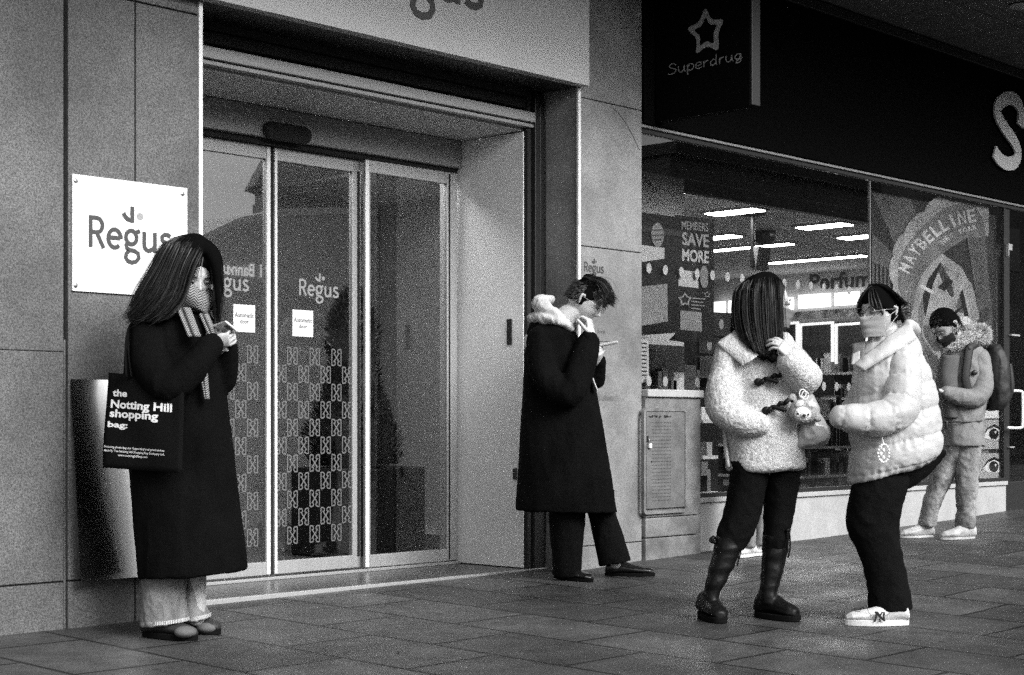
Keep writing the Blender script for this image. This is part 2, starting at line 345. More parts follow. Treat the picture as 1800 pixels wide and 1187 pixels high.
# the return of the right pier, faced with a pale panel, and the shutter guides
mb = MB(); mb.box((XR-.002, YF+.012, .0), (XR+.011, 6.73, 2.955)); mb.build('return_panel', M['stone_b'], rp)
for x, lab in ((XL-.005, 'bright metal edge strip up the left side of the entrance'), (XR-.006, 'bright metal edge strip up the right side of the entrance')):
    mb = MB(); mb.box((x-.008, YF-.006, .02), (x+.014, YF+.011, 2.95))
    tag(mb.build('corner_strip', M['alub'], bevel=.002), lab, 'trim')
for (a, b), lab in (((7.27, 7.395), 'dark roller shutter guide right of the recess'), ((4.64, 4.74), 'dark roller shutter guide left of the recess')):
    r = empty('shutter_guide', (a, 6.73, 0), lab, 'guide')
    mb = MB(); mb.box((a+.035, 6.735, .03), (a+.08, 6.83, 2.95)); mb.box((a+.086, 6.74, .03), (b, 6.83, 2.95)); mb.build('channel', M['dark'], r, bevel=.003)
    mb = MB(); mb.box((a+.002, 6.77, .03), (a+.036, 6.85, 2.95)); mb.box((a+.07, 6.78, .03), (a+.09, 6.85, 2.95)); mb.build('slot', M['gap'], r)
# shutter box, header trim and the ceiling of the recess
r = empty('shutter_box', (4.7, 6.8, 2.95), 'black roller shutter slot above the entrance behind the pale fascia', 'shutter')
mb = MB(); mb.box((4.64, 6.86, 2.83), (7.39, 7.0, TOP)); mb.build('back_board', M['gap'], r)
for i in range(5):
    mb = MB(); mb.box((4.64, 6.78-i*.004, 2.855 + i*.07), (7.39, 6.85, 2.915 + i*.07)); mb.build('slat', M['gap'], r, bevel=.008)
mb = MB(); mb.box((4.74, 6.735, 2.765), (7.31, 6.8, 2.825)); mb.box((4.74, 6.75, 2.735), (7.31, 6.8, 2.757)); mb.build('bottom_rail', M['hood'], r, bevel=.004)
mb = MB(); mb.box((4.7, 6.81, 2.72), (7.29, 7.46, 2.80))
tag(mb.build('recess_ceiling', M['ceil']), 'smooth grey ceiling of the door recess', 'ceiling')
# side panels of the recess
r = empty('side_panel', (7.27, 7.0, 0), 'plain pale grey panel forming the right side of the door recess', 'panel')
mb = MB(); mb.box((7.265, 6.80, .035), (7.285, 7.385, 2.712)); mb.build('sheet', M['panel'], r, bevel=.002)
for (px, y0, y1), nm in (((895, 561, 606), 'pull_slot'), ((797, 838, 870), 'bolt_cover')):
    a = onX(px-5, y0, 7.26); b = onX(px+5, y1, 7.26)
    mb = MB(); mb.box((7.257, min(a.y, b.y)+.004, min(a.z, b.z)), (7.2655, max(a.y, b.y)-.004, max(a.z, b.z))); mb.build(nm, M['black'], r, bevel=.003)
a = onX(903, 823, 7.26); b = onX(908, 843, 7.26)
mb = MB(); mb.box((7.25, b.y, b.z), (7.2655, a.y, a.z)); mb.build('catch', M['black'], r, bevel=.002)
mb = MB(); mb.box((4.74, 6.80, .035), (4.76, 7.385, 2.712))
tag(mb.build('side_panel', M['panel'], bevel=.002), 'pale grey panel on the hidden left side of the recess', 'panel')
# threshold
r = empty('threshold', (4.7, 6.73, 0), 'low dark threshold slab with a pale metal edge in front of the glass doors', 'threshold')
mb = MB(); mb.box((4.62, 6.745, -.2), (7.4, 8.2, .03)); mb.build('slab', mat('threshold_stone', .075, .3, spk=.2, stain=.3, sts=3, var=.1), r)
mb = MB(); mb.box((4.62, 6.715, -.1), (7.4, 6.742, .033)); mb.build('edge_strip', M['alu'], r, bevel=.002)
mb = MB(); mb.box((4.74, 7.335, .031), (7.26, 7.36, .047)); mb.build('door_track', M['alu'], r, bevel=.002)
# ------------------------------------------------------------------ automatic door
YD = 7.39
dr = empty('automatic_door', (6.0, YD, 0), 'glass automatic sliding entrance doors with frosted pattern and grey header', 'door')
hb = onY(483, 250, YD-.05).z
mb = MB(); mb.box((4.76, YD-.06, hb+.02), (7.26, YD+.1, 2.716)); mb.build('header', M['hood'], dr, bevel=.004)
mb = MB(); mb.box((4.76, YD-.02, hb-.01), (7.26, YD+.08, hb+.018)); mb.build('header_slot', M['gap'], dr)
def pill(x0, x1, z0, z1, y0, y1):
    rr = (z1-z0)/2; mb = MB(); pts = [V((x1-rr+rr*math.cos(a), y0, z0+rr+rr*math.sin(a))) for a in [R(-90+i*15) for i in range(13)]] + [V((x0+rr-rr*math.cos(a), y0, z1-rr-rr*math.sin(a)+0)) for a in [R(-90+i*15) for i in range(13)]]
    mb.poly(pts, V((0, y0-y1, 0)).normalized(), abs(y1-y0)); return mb
a = onY(460, 240, YD-.06); b = onY(541, 218, YD-.06)
o = pill(a.x, b.x, a.z-.012, a.z+.088, YD-.105, YD-.0605).build('sensor', M['gap'], dr, bevel=.012)
def xd(px, y=YD): return onY(px, 0, y).x
XA0, XA1, XB0, XB1, XC0, XC1 = 5.12, xd(481), xd(488), xd(640, YD), xd(643, YD-.02), 7.25
def leaf(x0, x1, y, sl_, sr_, name):
    mb = MB(); zb_, zt_ = .052, hb - .012; rail = .075; t = .035
    mb.box((x0, y, zb_), (x1, y+t, zb_+rail)); mb.box((x0, y, zt_-.075), (x1, y+t, zt_))
    mb.box((x0, y+.001, zb_+rail), (x0+sl_, y+t-.001, zt_-.075)); mb.box((x1-sr_, y+.001, zb_+rail), (x1, y+t-.001, zt_-.075))
    fr = mb.build(name, M['alu'], dr, bevel=.003)
    g = MB(); g.box((x0+sl_, y+.014, zb_+rail), (x1-sr_, y+.020, zt_-.075)); g.build('glass_pane', M['glassd'], fr)
    return fr, (x0+sl_, x1-sr_, y+.012, zb_+rail, zt_-.075)
lA, pA = leaf(XA0, XA1, YD+.03, .035, .03, 'door_leaf')
lB, pB = leaf(XB0, XB1, YD+.03, .022, .065, 'door_leaf')
lC, pC = leaf(XC0, XC1, YD-.03, .03, .09, 'fixed_panel')
lD, pD = leaf(4.77, 5.16, YD-.03, .03, .03, 'fixed_panel')
mb = MB(); mb.box((XA1, YD+.04, .05), (XB0, YD+.06, hb-.012)); mb.build('brush_seal', M['gap'], dr)
for xa_, xb_, yy_, lf_ in ((xd(474.5), xd(480.5), YD+.03, lA), (xd(488.3), xd(492.5), YD+.03, lB), (xd(642, YD-.03), xd(648, YD-.03), YD-.03, lC)):
    mb = MB(); mb.box((xa_, yy_-.004, .056), (xb_, yy_-.0005, hb-.016)); mb.build('edge_profile', M['alub'], lf_)
mb = MB(); mb.box((XB1-.028, YD+.025, .12), (XB1-.012, YD+.0295, hb-.08)); mb.build('stile_gasket', M['gap'], lB)
mb = MB(); mb.box((XC1-.075, YD-.034, .06), (XC1-.066, YD-.0305, hb-.02)); mb.build('stile_gasket', M['gap'], lC)
# frosted checker of mirrored monograms
TILE = [[(.06,.04),(.06,1.16)], [(.06,1.16)]+arc(.22,1.0,.17,.15,100,-70,8)+[(.36,.78)], [(.06,.04)]+arc(.22,.2,.17,.15,-100,70,8)+[(.36,.42)],
        [(.22,.92),(.78,.28)], [(.22,.28),(.78,.92)]]
TILE += [[(1-x, y) for x, y in l] for l in TILE[:3]]
def pattern(pane, leafo, x_ref, ztop):
    x0, x1, y, zb_, zt_ = pane; mb = MB(); tw, th = .0835, .1045; nrm = V((0, -1, 0)); cols = int((x1-x0)/tw) + 3
    i0 = int(math.floor((x0 - x_ref)/tw))
    for r_ in range(30):
        z = ztop - (r_+1)*th
        if z < zb_+.004: break
        for i in range(i0, i0+cols):
            xx = x_ref + i*tw
            if (i + r_) % 2: continue
            if xx < x0-.03 or xx + tw > x1+.03: continue
            L = []
            for ln in TILE:
                q = [(p[0], p[1]) for p in ln if x0+.003 < xx + (.08+.84*p[0])*tw < x1-.003]
                if len(q) > 1: L.append(q)
            strokes(mb, L, .085, lambda u, v: V((xx + (.02+.96*u)*tw, y, z + v/1.2*th)), nrm)
    mb.build('frosted_pattern', M['frost'], leafo)
zp = onY(515, 610, YD+.04).z
pattern(pB, lB, xd(504.5, YD+.04), zp); pattern(pA, lA, xd(434, YD+.04)-.0835*0, zp)
def wm_on(x, y, z, s, parent, m1, m2, name='wordmark', wd=.2):
    wordmark(name, parent, lambda u, v: V((x + u*s, y, z + v*s)), NF, m1, m2, wd)
p0 = onY(526, 519, YD+.04); p1 = onY(594, 523, YD+.04); s_ = (p1.x-p0.x)/4.45
wm_on(p0.x, YD+.041, p0.z, s_, lB, M['film'], M['film'])
q1 = onY(436, 512, YD+.04); wm_on(q1.x - 4.45*s_, YD+.041, p0.z, s_, lA, M['film'], M['film'])
for (a, b, c, d), lf in (((410, 583, 448, 537), lA), ((514, 591, 550, 544), lB)):
    A, B = onY(a, b, YD+.04), onY(c, d, YD+.04); mb = MB(); zt_ = A.z + .155
    mb.box((A.x, YD+.038, A.z), (B.x, YD+.0415, zt_)); st = mb.build('notice', M['paper'], lf)
    mb = MB(); W_ = B.x-A.x
    text_on(mb, 'Automatic', lambda u, v: V((A.x+W_*(.06+.88*u), YD+.0375, A.z+.083+.026*v)), .015); text_on(mb, 'door', lambda u, v: V((A.x+W_*(.3+.4*u), YD+.0375, A.z+.048+.023*v)), .015)
    mb.build('lettering', M['ink'], st)
# ------------------------------------------------------------------ lobby behind the glass
r = empty('lobby', (6, 9, 0), 'dim grey lobby with plain walls behind the automatic doors', 'room')
mb = MB(); mb.box((3.6, 10.4, 0), (9.4, 10.5, 3)); mb.box((9.3, 7.55, 0), (9.4, 10.39, 3)); mb.box((3.6, 7.55, 0), (3.7, 10.39, 3)); mb.build('wall', M['lobby'], r)
mb = MB(); mb.box((3.61, 7.5, 2.8), (9.29, 10.39, 2.9)); mb.build('ceiling', M['shopc'], r)
mb = MB(); mb.box((3.6, 7.6, -.1), (9.4, 10.4, .026)); mb.build('floor', M['lfloor'], r)
mb = MB(); mb.box((3.71, 7.5, .0), (4.74, 7.54, 2.79)); mb.build('front_wall', M['lobby'], r); mb = MB(); mb.box((7.27, 7.5, .0), (9.29, 7.54, 2.79)); mb.build('front_wall', M['lobby'], r)
mb = MB(); mb.box((4.9, 7.65, 2.76), (8.6, 7.95, 2.795)); mb.build('lamp', mat('lobby_fill', .9, .5, emit=11), r)  # added glowing panel out of sight behind the header, brightens the lobby wall
def lobby_y(px, py, y=10.39): return onY(px, py, y)
for x0, y0, x1, y1, lab in ((694, 594, 713, 618, 'smaller left one of two dark square frames on the lobby wall'), (721, 591, 744, 618, 'larger right one of two dark square frames on the lobby wall')):
    rr = empty('wall_frame', lobby_y(x0, y1), lab, 'frame'); a, b = lobby_y(x0, y1), lobby_y(x1, y0)
    mb = MB(); mb.box((a.x, 10.36, a.z), (b.x, 10.398, b.z)); mb.build('frame', M['dark'], rr, bevel=.004)
    mb = MB(); mb.box((a.x+.03, 10.355, a.z+.03), (b.x-.03, 10.3595, b.z-.03)); mb.build('picture', mat('picture', .12, .5, var=.4, vs_=20), rr)
a = lobby_y(731, 480); hk = empty('wall_lamp', a, 'small dark wall lamp high on the lobby wall', 'lamp')
mb = MB(); mb.box((a.x-.03, 10.3, a.z-.06), (a.x+.04, 10.398, a.z+.03)); mb.build('bracket', M['dark'], hk, bevel=.01)
mb = MB(); mb.tube([a+V((0,-.1,0)), a+V((.02,-.16,.05)), a+V((.08,-.2,-.04))], [.03,.045,.05]); mb.build('shade', M['dark'], hk, smooth=True)
# conifer in a dark square planter
pw = 8.45; a = onY(595, 975, pw-.25); b = onY(748, 820, pw-.25)
r = empty('potted_conifer', (a.x*.5+b.x*.5, pw, .03), 'dark cone shaped conifer in a black square planter inside the lobby', 'plant')
zt_ = b.z; xa, xb = a.x, b.x
mb = MB(); mb.box((xa, pw-.25, .027), (xb, pw+.25, zt_)); mb.build('planter', M['planter'], r, bevel=.012)
xc = (xa+xb)/2 - .05; hz = onY(655, 512, pw).z
mb = MB(); mb.tube([(xc, pw, zt_-.03), (xc, pw, hz-.3)], [.03, .012], sides=8); mb.build('trunk', M['hairb'], r, smooth=True)
mb = MB(); rnd = random.Random(3)
for i in range(11000):
    t = rnd.random()**1.35; z = zt_+.02 + t*(hz-zt_-.02); a_ = rnd.random()*6.283
    rad = (.34*(1-t)**.5*(.8+.2*math.sin(t*9)) + .025) * (1 + .22*noise.noise(V((math.cos(a_)*2, math.sin(a_)*2, z*6)))) * (rnd.random()**.35)
    c = V((xc + rad*math.cos(a_), pw + rad*math.sin(a_), z)); d = V((math.cos(a_), math.sin(a_), 1.1+rnd.uniform(-.5,.5))).normalized()*rnd.uniform(.03,.06); s = V((rnd.uniform(-1,1), rnd.uniform(-1,1), rnd.uniform(-.5,.5))).normalized()*.008
    mb.add([c-s, c+s, c+d], [(0,1,2)])
core = [[(xc + .8*(.33*(1-t)**.5*(.8+.2*math.sin(t*9))+.01)*math.cos(q), pw + .8*(.33*(1-t)**.5+.01)*math.sin(q), zt_+.01+t*(hz-zt_-.05)) for q in [k_*math.pi/8 for k_ in range(16)]] for t in [i/10 for i in range(11)]]
mb.rings(core); mb.build('crown', M['leaf'], r)
# ------------------------------------------------------------------ pale fascia over the entrance
r = empty('entrance_fascia', (5.5, 6.4, 2.96), 'big pale fascia board with cropped dark wordmark over the glass entrance', 'sign')
fz = 2.955
mb = MB(); mb.box((4.2, 6.385, fz), (XR+.005, 6.455, 3.93)); mb.box((4.2, 6.3851, fz-.0), (4.2001, 6.4, 3.93)); mb.build('board', M['fascia'], r, bevel=.003)
mb = MB(); mb.box((4.66, 6.46, fz+.004), (XR-.012, 6.9, fz+.012)); mb.build('underside', M['dark'], r)
# wordmark sized from the bottom of its g (743,33) and the s (832,15)
p0 = onY(743, 34, 6.384); p1 = onY(833, 17, 6.384); s_ = (p1.x-p0.x)/(4.16-2.3); 
wordmark('wordmark', r, lambda u, v: V((p0.x + (u-2.32)*s_, 6.3835, p0.z + (v+.62)*s_)), NF, M['ink'], M['gold'], .2)
# ------------------------------------------------------------------ white plaque
A, B, Cc, D = onY(125, 512), onY(330, 526), onY(330, 331), onY(125, 307)
r = empty('wall_plaque', ((A.x+B.x)/2, YF, A.z), 'square white plaque with dark lettering screwed to the left stone pier', 'sign')
zb0 = (A.z+onY(240, 519).z)/2; zt0 = (Cc.z+D.z)/2
mb = MB(); mb.box((A.x, YF-.012, zb0), (B.x-.01, YF-.002, zt0)); mb.build('plate', mat('plaque_white', .78, .35, var=.02, vs_=4), r, bevel=.0015)
p0 = onY(156, 435, YF-.013); p1 = onY(301, 445, YF-.013); s_ = (p1.x-p0.x)/4.5
wm_on(p0.x, YF-.0135, (p0.z+onY(240,441,YF-.013).z)/2, s_, r, M['ink'], M['ink2'])
for px, py in ((133, 318), (321, 341), (133, 502)):
    c = onY(px, py, YF-.013); mb = MB(); mb.ell(c, (.011, .005, .011)); mb.build('screw', M['wire'], r, smooth=True)
# polished metal sheet low on the same pier
zs0, zs1 = onY(180, 1015).z, onY(180, 668).z; xs0, xs1 = onY(122, 900).x, XL-.10
mb = MB(); n = 24
def bow(u, v): return V((xs0+(xs1-xs0)*u, YF-.012-.01*math.sin(math.pi*u)-.085*(1-v), zs0+(zs1-zs0)*v))
mb.v = [bow(i/n, j/n) for j in range(n+1) for i in range(n+1)]; mb.f = [(j*(n+1)+i, j*(n+1)+i+1, (j+1)*(n+1)+i+1, (j+1)*(n+1)+i) for j in range(n) for i in range(n)]
o = mb.build('metal_sheet', M['steel'], smooth=True); tag(o, 'polished steel sheet fixed low on the left pier behind the woman with the tote', 'panel')
so_ = o.modifiers.new('s', 'SOLIDIFY'); so_.thickness = .003; so_.offset = 0; so_.use_rim = False
# small clear plate beside the right door
r = empty('notice_plate', onY(1045, 600), 'small pale notice plate with lettering on the stone pier behind the man', 'sign')
A, B = onY(1021, 598, YF-.003), onY(1075, 452, YF-.003)
mb = MB(); mb.box((A.x, YF-.006, A.z), (B.x, YF-.001, B.z)); mb.build('plate', M['stone_b'], r, bevel=.001)
p0 = onY(1027, 477, YF-.007); p1 = onY(1061, 479, YF-.007); s_ = (p1.x-p0.x)/4.5; wm_on(p0.x, YF-.007, p0.z, s_, r, M['ink'], M['ink'], wd=.24)
mb = MB(); a = onY(1030, 549, YF-.007); b = onY(1062, 540, YF-.007); text_on(mb, 'Station', lambda u, v: V((a.x+(b.x-a.x)*u, YF-.007, a.z+(b.z-a.z)*v)), bold=.02)
a = onY(1050, 586, YF-.007); b = onY(1064, 580, YF-.007); text_on(mb, 'Street', lambda u, v: V((a.x+(b.x-a.x)*u, YF-.007, a.z+(b.z-a.z)*v)))
mb.build('lettering', M['ink'], r)
# ------------------------------------------------------------------ service cabinet
XC_ = onY(1232, 0).x; YC = YF-.03
r = empty('service_cabinet', ((XP+XC_)/2, YC, .06), 'grey stone meter cabinet with perforated metal door and padlock under the shop window', 'cabinet')
zA, zB, zC, zD = onY(1180, 990, YC).z-.2, onY(1180, 943, YC).z, onY(1180, 908, YC).z, onY(1180, 699, YC).z
XC_ = onY(1232, 0, YC).x
mb = MB(); mb.box((XP+.003, YC, zA), (XC_, YF+.3, zB-.003)); mb.box((XP+.003, YC, zB+.003), (XC_, YF+.3, zC-.003)); mb.build('plinth', M['cab'], r, bevel=.006)
mb = MB(); mb.box((XP+.003, YC+.002, zC+.002), (XC_, YF+.3, zD)); mb.build('body', M['cab'], r, bevel=.005)
mb = MB(); mb.box((XP+.002, YC-.02, zD+.002), (XC_+.01, YF+.3, zD+.05)); mb.build('cap', M['riser'], r, bevel=.006)
a = onY(1130, 905, YC-.012); b = onY(1206, 718, YC-.012)
fr = MB()
def rframe(mb, x0, x1, z0, z1, t, rad, y0, y1, ins=0):
    def loop(k):
        out = []
        for cx, cz, a0 in ((x1-rad, z1-rad, 0), (x0+rad, z1-rad, 90), (x0+rad, z0+rad, 180), (x1-rad, z0+rad, 270)):
            for i in range(6):
                q = R(a0+18*i); out.append((cx+(rad-k)*math.cos(q), cz+(rad-k)*math.sin(q)))
        return out
    o, i = loop(0), loop(t); n = len(o)
    mb.add([(p[0], y0, p[1]) for p in o]+[(p[0], y0, p[1]) for p in i]+[(p[0], y1, p[1]) for p in o]+[(p[0], y1, p[1]) for p in i],
           [f for k in range(n) for f in ((k, (k+1)%n, n+(k+1)%n, n+k), (2*n+k, 3*n+k, 3*n+(k+1)%n, 2*n+(k+1)%n), (k, 2*n+k, 2*n+(k+1)%n, (k+1)%n), (n+k, n+(k+1)%n, 3*n+(k+1)%n, 3*n+k))])
rframe(fr, a.x, b.x, a.z, b.z, .02, .03, YC-.022, YC); f_ = fr.build('door_frame', M['cab'], r)
dx0, dx1, dz0, dz1 = a.x+.034, b.x-.012, a.z+.034, b.z-.022
mb = MB(); mb.box((dx0, YC-.016, dz0), (dx1, YC-.003, dz1)); dd_ = mb.build('metal_door', mat('perforated_metal', .15, .5, var=.2, vs_=9, spk=.15, stain=.3, sts=6), r, bevel=.003)
mb = MB()
for j in range(27):
    for i in range(13):
        x = dx0+.055+i*.0155; z = dz0+.05+j*.0225
        if x > dx1-.03 or z > dz1-.06: continue
        mb.add([(x+.0038*math.cos(q), YC-.0168, z+.0038*math.sin(q)) for q in [k*math.pi/3 for k in range(6)]], [tuple(range(6))])
mb.build('perforation', M['gap'], dd_)
mb = MB()
rn = random.Random(5)
for cx0, wd0, n0 in ((.10, .07, 9), (.2, .03, 5), (.02, .02, 4)):
    for i in range(n0):
        x = dx0+.02+cx0+rn.uniform(-wd0, wd0); z = dz1-.035+rn.uniform(-.008, .008)
        if not dx0+.02 < x < dx1-.02: continue
        mb.add([(x+rn.uniform(.5,1)*.013*math.cos(q), YC-.0172-i*.0001, z+rn.uniform(.5,1)*.006*math.sin(q)) for q in [k*math.pi/4 for k in range(8)]], [tuple(range(8))])
mb.build('rust_patch', M['dark'], dd_)
pz = onY(1143, 783, YC-.03); lk = MB(); lk.box((pz.x-.011, YC-.035, pz.z-.018), (pz.x+.014, YC-.018, pz.z+.012)); lo = lk.build('padlock', M['alub'], r, bevel=.003)
lk = MB(); lk.tube([(pz.x-.006, YC-.027, pz.z+.01), (pz.x-.006, YC-.027, pz.z+.035), (pz.x+.008, YC-.027, pz.z+.035), (pz.x+.008, YC-.027, pz.z+.01)], .003, 8); lk.build('shackle', M['wire'], lo, smooth=True)
lk = MB(); lk.box((pz.x-.016, YC-.019, pz.z+.02), (pz.x-.002, YC-.0165, pz.z+.06)); lk.build('hasp', M['dark'], lo)
lk = MB(); c = onY(1145, 812, YC-.017); lk.ell(c, (.004, .004, .008)); lk.build('keyhole', M['gap'], dd_, smooth=True)
# ------------------------------------------------------------------ shop front
XE = onY(1772, 0).x; zr = .43
r = empty('shop_window', (10.5, YF, .0), 'large dark framed shop window with pale low riser wall right of the cabinet', 'window')
mb = MB(); n = 10; X0 = XC_+.002
mb.box((X0, YF+.02, -.1), (XE, YF+.3, zr-.035)); mb.build('riser', M['riser'], r)
mb = MB(); mb.box((X0, YF-.0, zr-.033), (XE, YF+.3, zr)); mb.build('sill', M['riser'], r, bevel=.004)
mb = MB(); mb.box((XP, YF+.02, zr+.002), (XE, YF+.06, zr+.03)); mb.box((XP, YF+.02, 2.765), (XE+.6, YF+.06, 2.795)); mb.box((XP+.0, YF+.02, zr+.03), (XP+.012, YF+.06, 2.765)); mb.box((XE-.03, YF+.02, zr+.03), (XE, YF+.06, 2.765)); mb.build('frame', M['dark'], r, bevel=.003)
mb = MB(); mb.box((XP, YF+.0, 2.797), (XE+2, YF+.05, 2.815)); mb.build('head_trim', M['hood'], r, bevel=.003)
xm = onY(1530, 0, YF+.03).x
for x0, x1 in ((XP+.013, xm-.004), (xm+.004, XE-.031)):
    mb = MB(); mb.box((x0, YF+.036, zr+.031), (x1, YF+.044, 2.764)); mb.build('glass_pane', M['glasss'], r)
mb = MB(); mb.box((xm-.0035, YF+.03, zr+.031), (xm+.0035, YF+.05, 2.764)); mb.build('glass_joint', M['hood'], r)
mb = MB()
for z in (onY(1180, 476, YF+.046).z, onY(1180, 671, YF+.046).z):
    x = onY(1141, 0, YF+.046).x
    while x < xm - .05:
        mb.add([(x+.026*math.cos(q), YF+.0465, z+.033*math.sin(q)) for q in [k*math.pi/8 for k in range(16)]], [tuple(range(16))]); x += .17
mb.build('manifestation_dots', mat('dot_film', .5, .6), r)
# black fascia, canopy soffit
r = empty('shop_fascia', (10.5, YF, 2.82), 'long black shop fascia board above the shop window with pale script lettering', 'sign')
mb = MB(); mb.box((XP+.003, YF-.02, 2.818), (22, YF+.5, 3.955)); mb.build('board', M['blackboard'], r, bevel=.004)
mb = MB(); mb.box((XP+.003, YF-.05, 3.885), (22, YF-.022, 3.955)); mb.build('top_trim', M['dark'], r, bevel=.004)
# the big S and the start of the u: monoline script
def script(mb, lines, wd, f): strokes(mb, lines, wd, f, NF)
a = onY(1742, 284, YF-.035); b = onY(1794, 178, YF-.035); hS = b.z-a.z; 
SL = [[(.93,.62),(.97,.8),(.88,.93),(.68,.99),(.42,.95),(.2,.84),(.15,.72),(.28,.6),(.5,.48),(.74,.36),(.86,.22),(.76,.08),(.5,.02),(.25,.05),(.06,.15)],
      [(1.3,.62),(1.28,.3),(1.4,.08),(1.62,.05),(1.82,.25),(1.88,.6)], [(1.88,.6),(1.9,.03)], [(2.2,.6),(2.2,-.35)], [(2.2,.5),(2.45,.62),(2.72,.5),(2.75,.2),(2.5,.02),(2.2,.12)]]
mb = MB(); mbs = MB()
Sf = lambda u, v: V((a.x + u*(b.x-a.x), YF-.04, a.z+v*hS))
strokes(mb, [[(q.x, q.y) for q in spline([(x, y, 0) for x, y in l], .1, 6)[0]] for l in SL], .2, Sf, NF); o = mb.build('script_letter', M['gold2'], r)
sm = o.modifiers.new('s', 'SOLIDIFY'); sm.thickness = .015; sm.offset = -1
r = empty('canopy', (10, 5.5, TOP), 'dark tiled canopy soffit projecting over the pavement from the shop front', 'canopy')
mb = MB()
for i in range(-2, 26):
    for j in range(3):
        mb.box((i*.9+.006, 4.4+j*.68+.006, 3.972), ((i+1)*.9-.006, 4.4+(j+1)*.68-.006, 4.0))
mb.build('soffit_tile', M['soffit'], r, bevel=.003)
mb = MB(); mb.box((-3, 4.35, 4.004), (24, YF+.3, 4.5)); mb.build('slab', M['stone'], r)
mb = MB(); mb.box((-3, 4.3, 3.96), (24, 4.345, 4.6)); mb.build('edge', M['hood'], r)
c = onZ(1796, 10, 3.965); dl = empty('downlight', c, 'round recessed downlight in the canopy at the top right corner', 'lamp')
for rr0, rr1, mm_, nm, dz in ((.075, .1, M['alu'], 'ring', 0), (0, .07, M['black'], 'lens', .003)):
    mb = MB(); mb.ell(c + V((0, 0, dz-.004)), (rr1, rr1, .012)); mb.build(nm, mm_, dl, smooth=True)
# projecting square sign with star
r = empty('projecting_sign', (8.15, 6.1, 2.83), 'black projecting square sign with grey star outline above the shop corner', 'sign')
xs_ = 8.10; yN = onX(1318, 190, xs_).y
mb = MB(); mb.box((xs_, yN, 2.84), (xs_+.09, YF-.03, 3.90)); mb.build('box', M['blackboard'], r, bevel=.004)
mb = MB(); mb.box((xs_+.004, yN-.014, 2.85), (xs_+.09, yN-.001, 3.90)); mb.build('edge_trim', M['dark'], r, bevel=.003)
def sx(px, py): return onX(px, py, xs_-.003)
pts = [(1240,10),(1250,36),(1274,33),(1262,58),(1264,92),(1243,80),(1222,98),(1226,68),(1205,50),(1229,40)]
cx_, cy_ = 1241, 57; inn = [(cx_+(x-cx_)*.62, cy_+(y-cy_)*.62) for x, y in pts]
def smooth_loop(p, k=3):
    for _ in range(k): p = [q for i in range(len(p)) for q in ((p[i][0]*.8+p[(i+1)%len(p)][0]*.2, p[i][1]*.8+p[(i+1)%len(p)][1]*.2), (p[i][0]*.2+p[(i+1)%len(p)][0]*.8, p[i][1]*.2+p[(i+1)%len(p)][1]*.8))]
    return p
po, pi_ = smooth_loop(pts), smooth_loop(inn); n = len(po)
mb = MB(); mb.add([sx(*p) for p in po]+[sx(*p) for p in pi_], [(i, (i+1)%n, n+(i+1)%n, n+i) for i in range(n)]); mb.build('star_outline', M['gold'], r)
# script word, written in units of letter height along the baseline (1175,132) -> (1306,104)
SD = {'S': [[(.75,.95),(.6,1.2),(.3,1.2),(.1,1.0),(.25,.75),(.6,.6),(.8,.35),(.6,.08),(.2,.02),(-.05,.12)]], 'u': [[(0,.75),(.02,.25),(.25,.02),(.5,.2),(.6,.7)], [(.6,.75),(.62,.15),(.75,.02)]],
 'p': [[(0,.7),(.02,-.5)], [(.02,.45),(.3,.75),(.6,.6),(.6,.2),(.3,0),(.04,.15)]], 'e': [[(0,.35),(.55,.42),(.5,.7),(.2,.72),(0,.4),(.1,.08),(.35,0),(.65,.15)]],
 'r': [[(0,.7),(.02,0)], [(.02,.4),(.2,.68),(.5,.7)]], 'd': [[(.55,.6),(.3,.7),(.02,.45),(.1,.08),(.35,.02),(.58,.3)], [(.62,1.25),(.6,.2),(.72,.02)]],
 'g': [[(.55,.65),(.25,.72),(0,.45),(.12,.15),(.4,.15),(.56,.5)], [(.58,.7),(.62,.0),(.45,-.3),(.1,-.25),(.3,.02),(.8,.2)]]}
mb = MB(); xo = 0; L = []
for ch in 'Superdrug':
    for ln in SD[ch]: L.append([(xo + q.x, q.y) for q in spline([(x, y, 0) for x, y in ln], .1, 4)[0]])
    xo += {'S':1.05,'u':.95,'p':.85,'e':.85,'r':.7,'d':.95,'g':.8}[ch]
wt = xo; strokes(mb, L, .1, lambda u, v: sx(1175 + 131*u/wt - v*0, 132 - 28*u/wt - v*15), V((-1, 0, 0))); mb.build('script_lettering', M['gold'], r)
# ------------------------------------------------------------------ shop interior
XW = 17.0; YB = 15.0
r = empty('shop_interior', (11, 9, 0), 'shop room with pale ceiling seen through the big window', 'room')
mb = MB(); mb.box((XP-.0, 7.22, 2.78), (XW, YB, 2.9)); mb.build('ceiling', M['shopc'], r)
mb = MB(); mb.box((XP, YF+.51, 2.83), (XW, 7.18, 2.9)); mb.box((XP+.02, 7.30, 2.63), (XW, 7.36, 2.779)); mb.box((XP, 7.185, 2.70), (XW, 7.219, 2.9)); mb.build('bulkhead', M['dark'], r)
mb = MB(); mb.box((XP, YF+.31, -.2), (XW, YB, .13)); mb.build('floor', M['shopf'], r)
mb = MB(); mb.box((XW, YF+.31, 0), (XW+.1, YB, 2.9)); mb.build('side_wall', M['shopw'], r)
mb = MB(); mb.box((9.45, YB, 0), (XW, YB+.1, 2.9)); mb.box((9.42, 7.25, .1), (9.449, YB, 2.78)); mb.build('back_wall', M['shopw'], r)
mb = MB(); mb.box((XP+.01, 7.205, .1), (9.41, 7.24, 2.78)); mb.build('partition', M['shopw'], r)
def on_ceil(px, py): return onZ(px, py, 2.775)
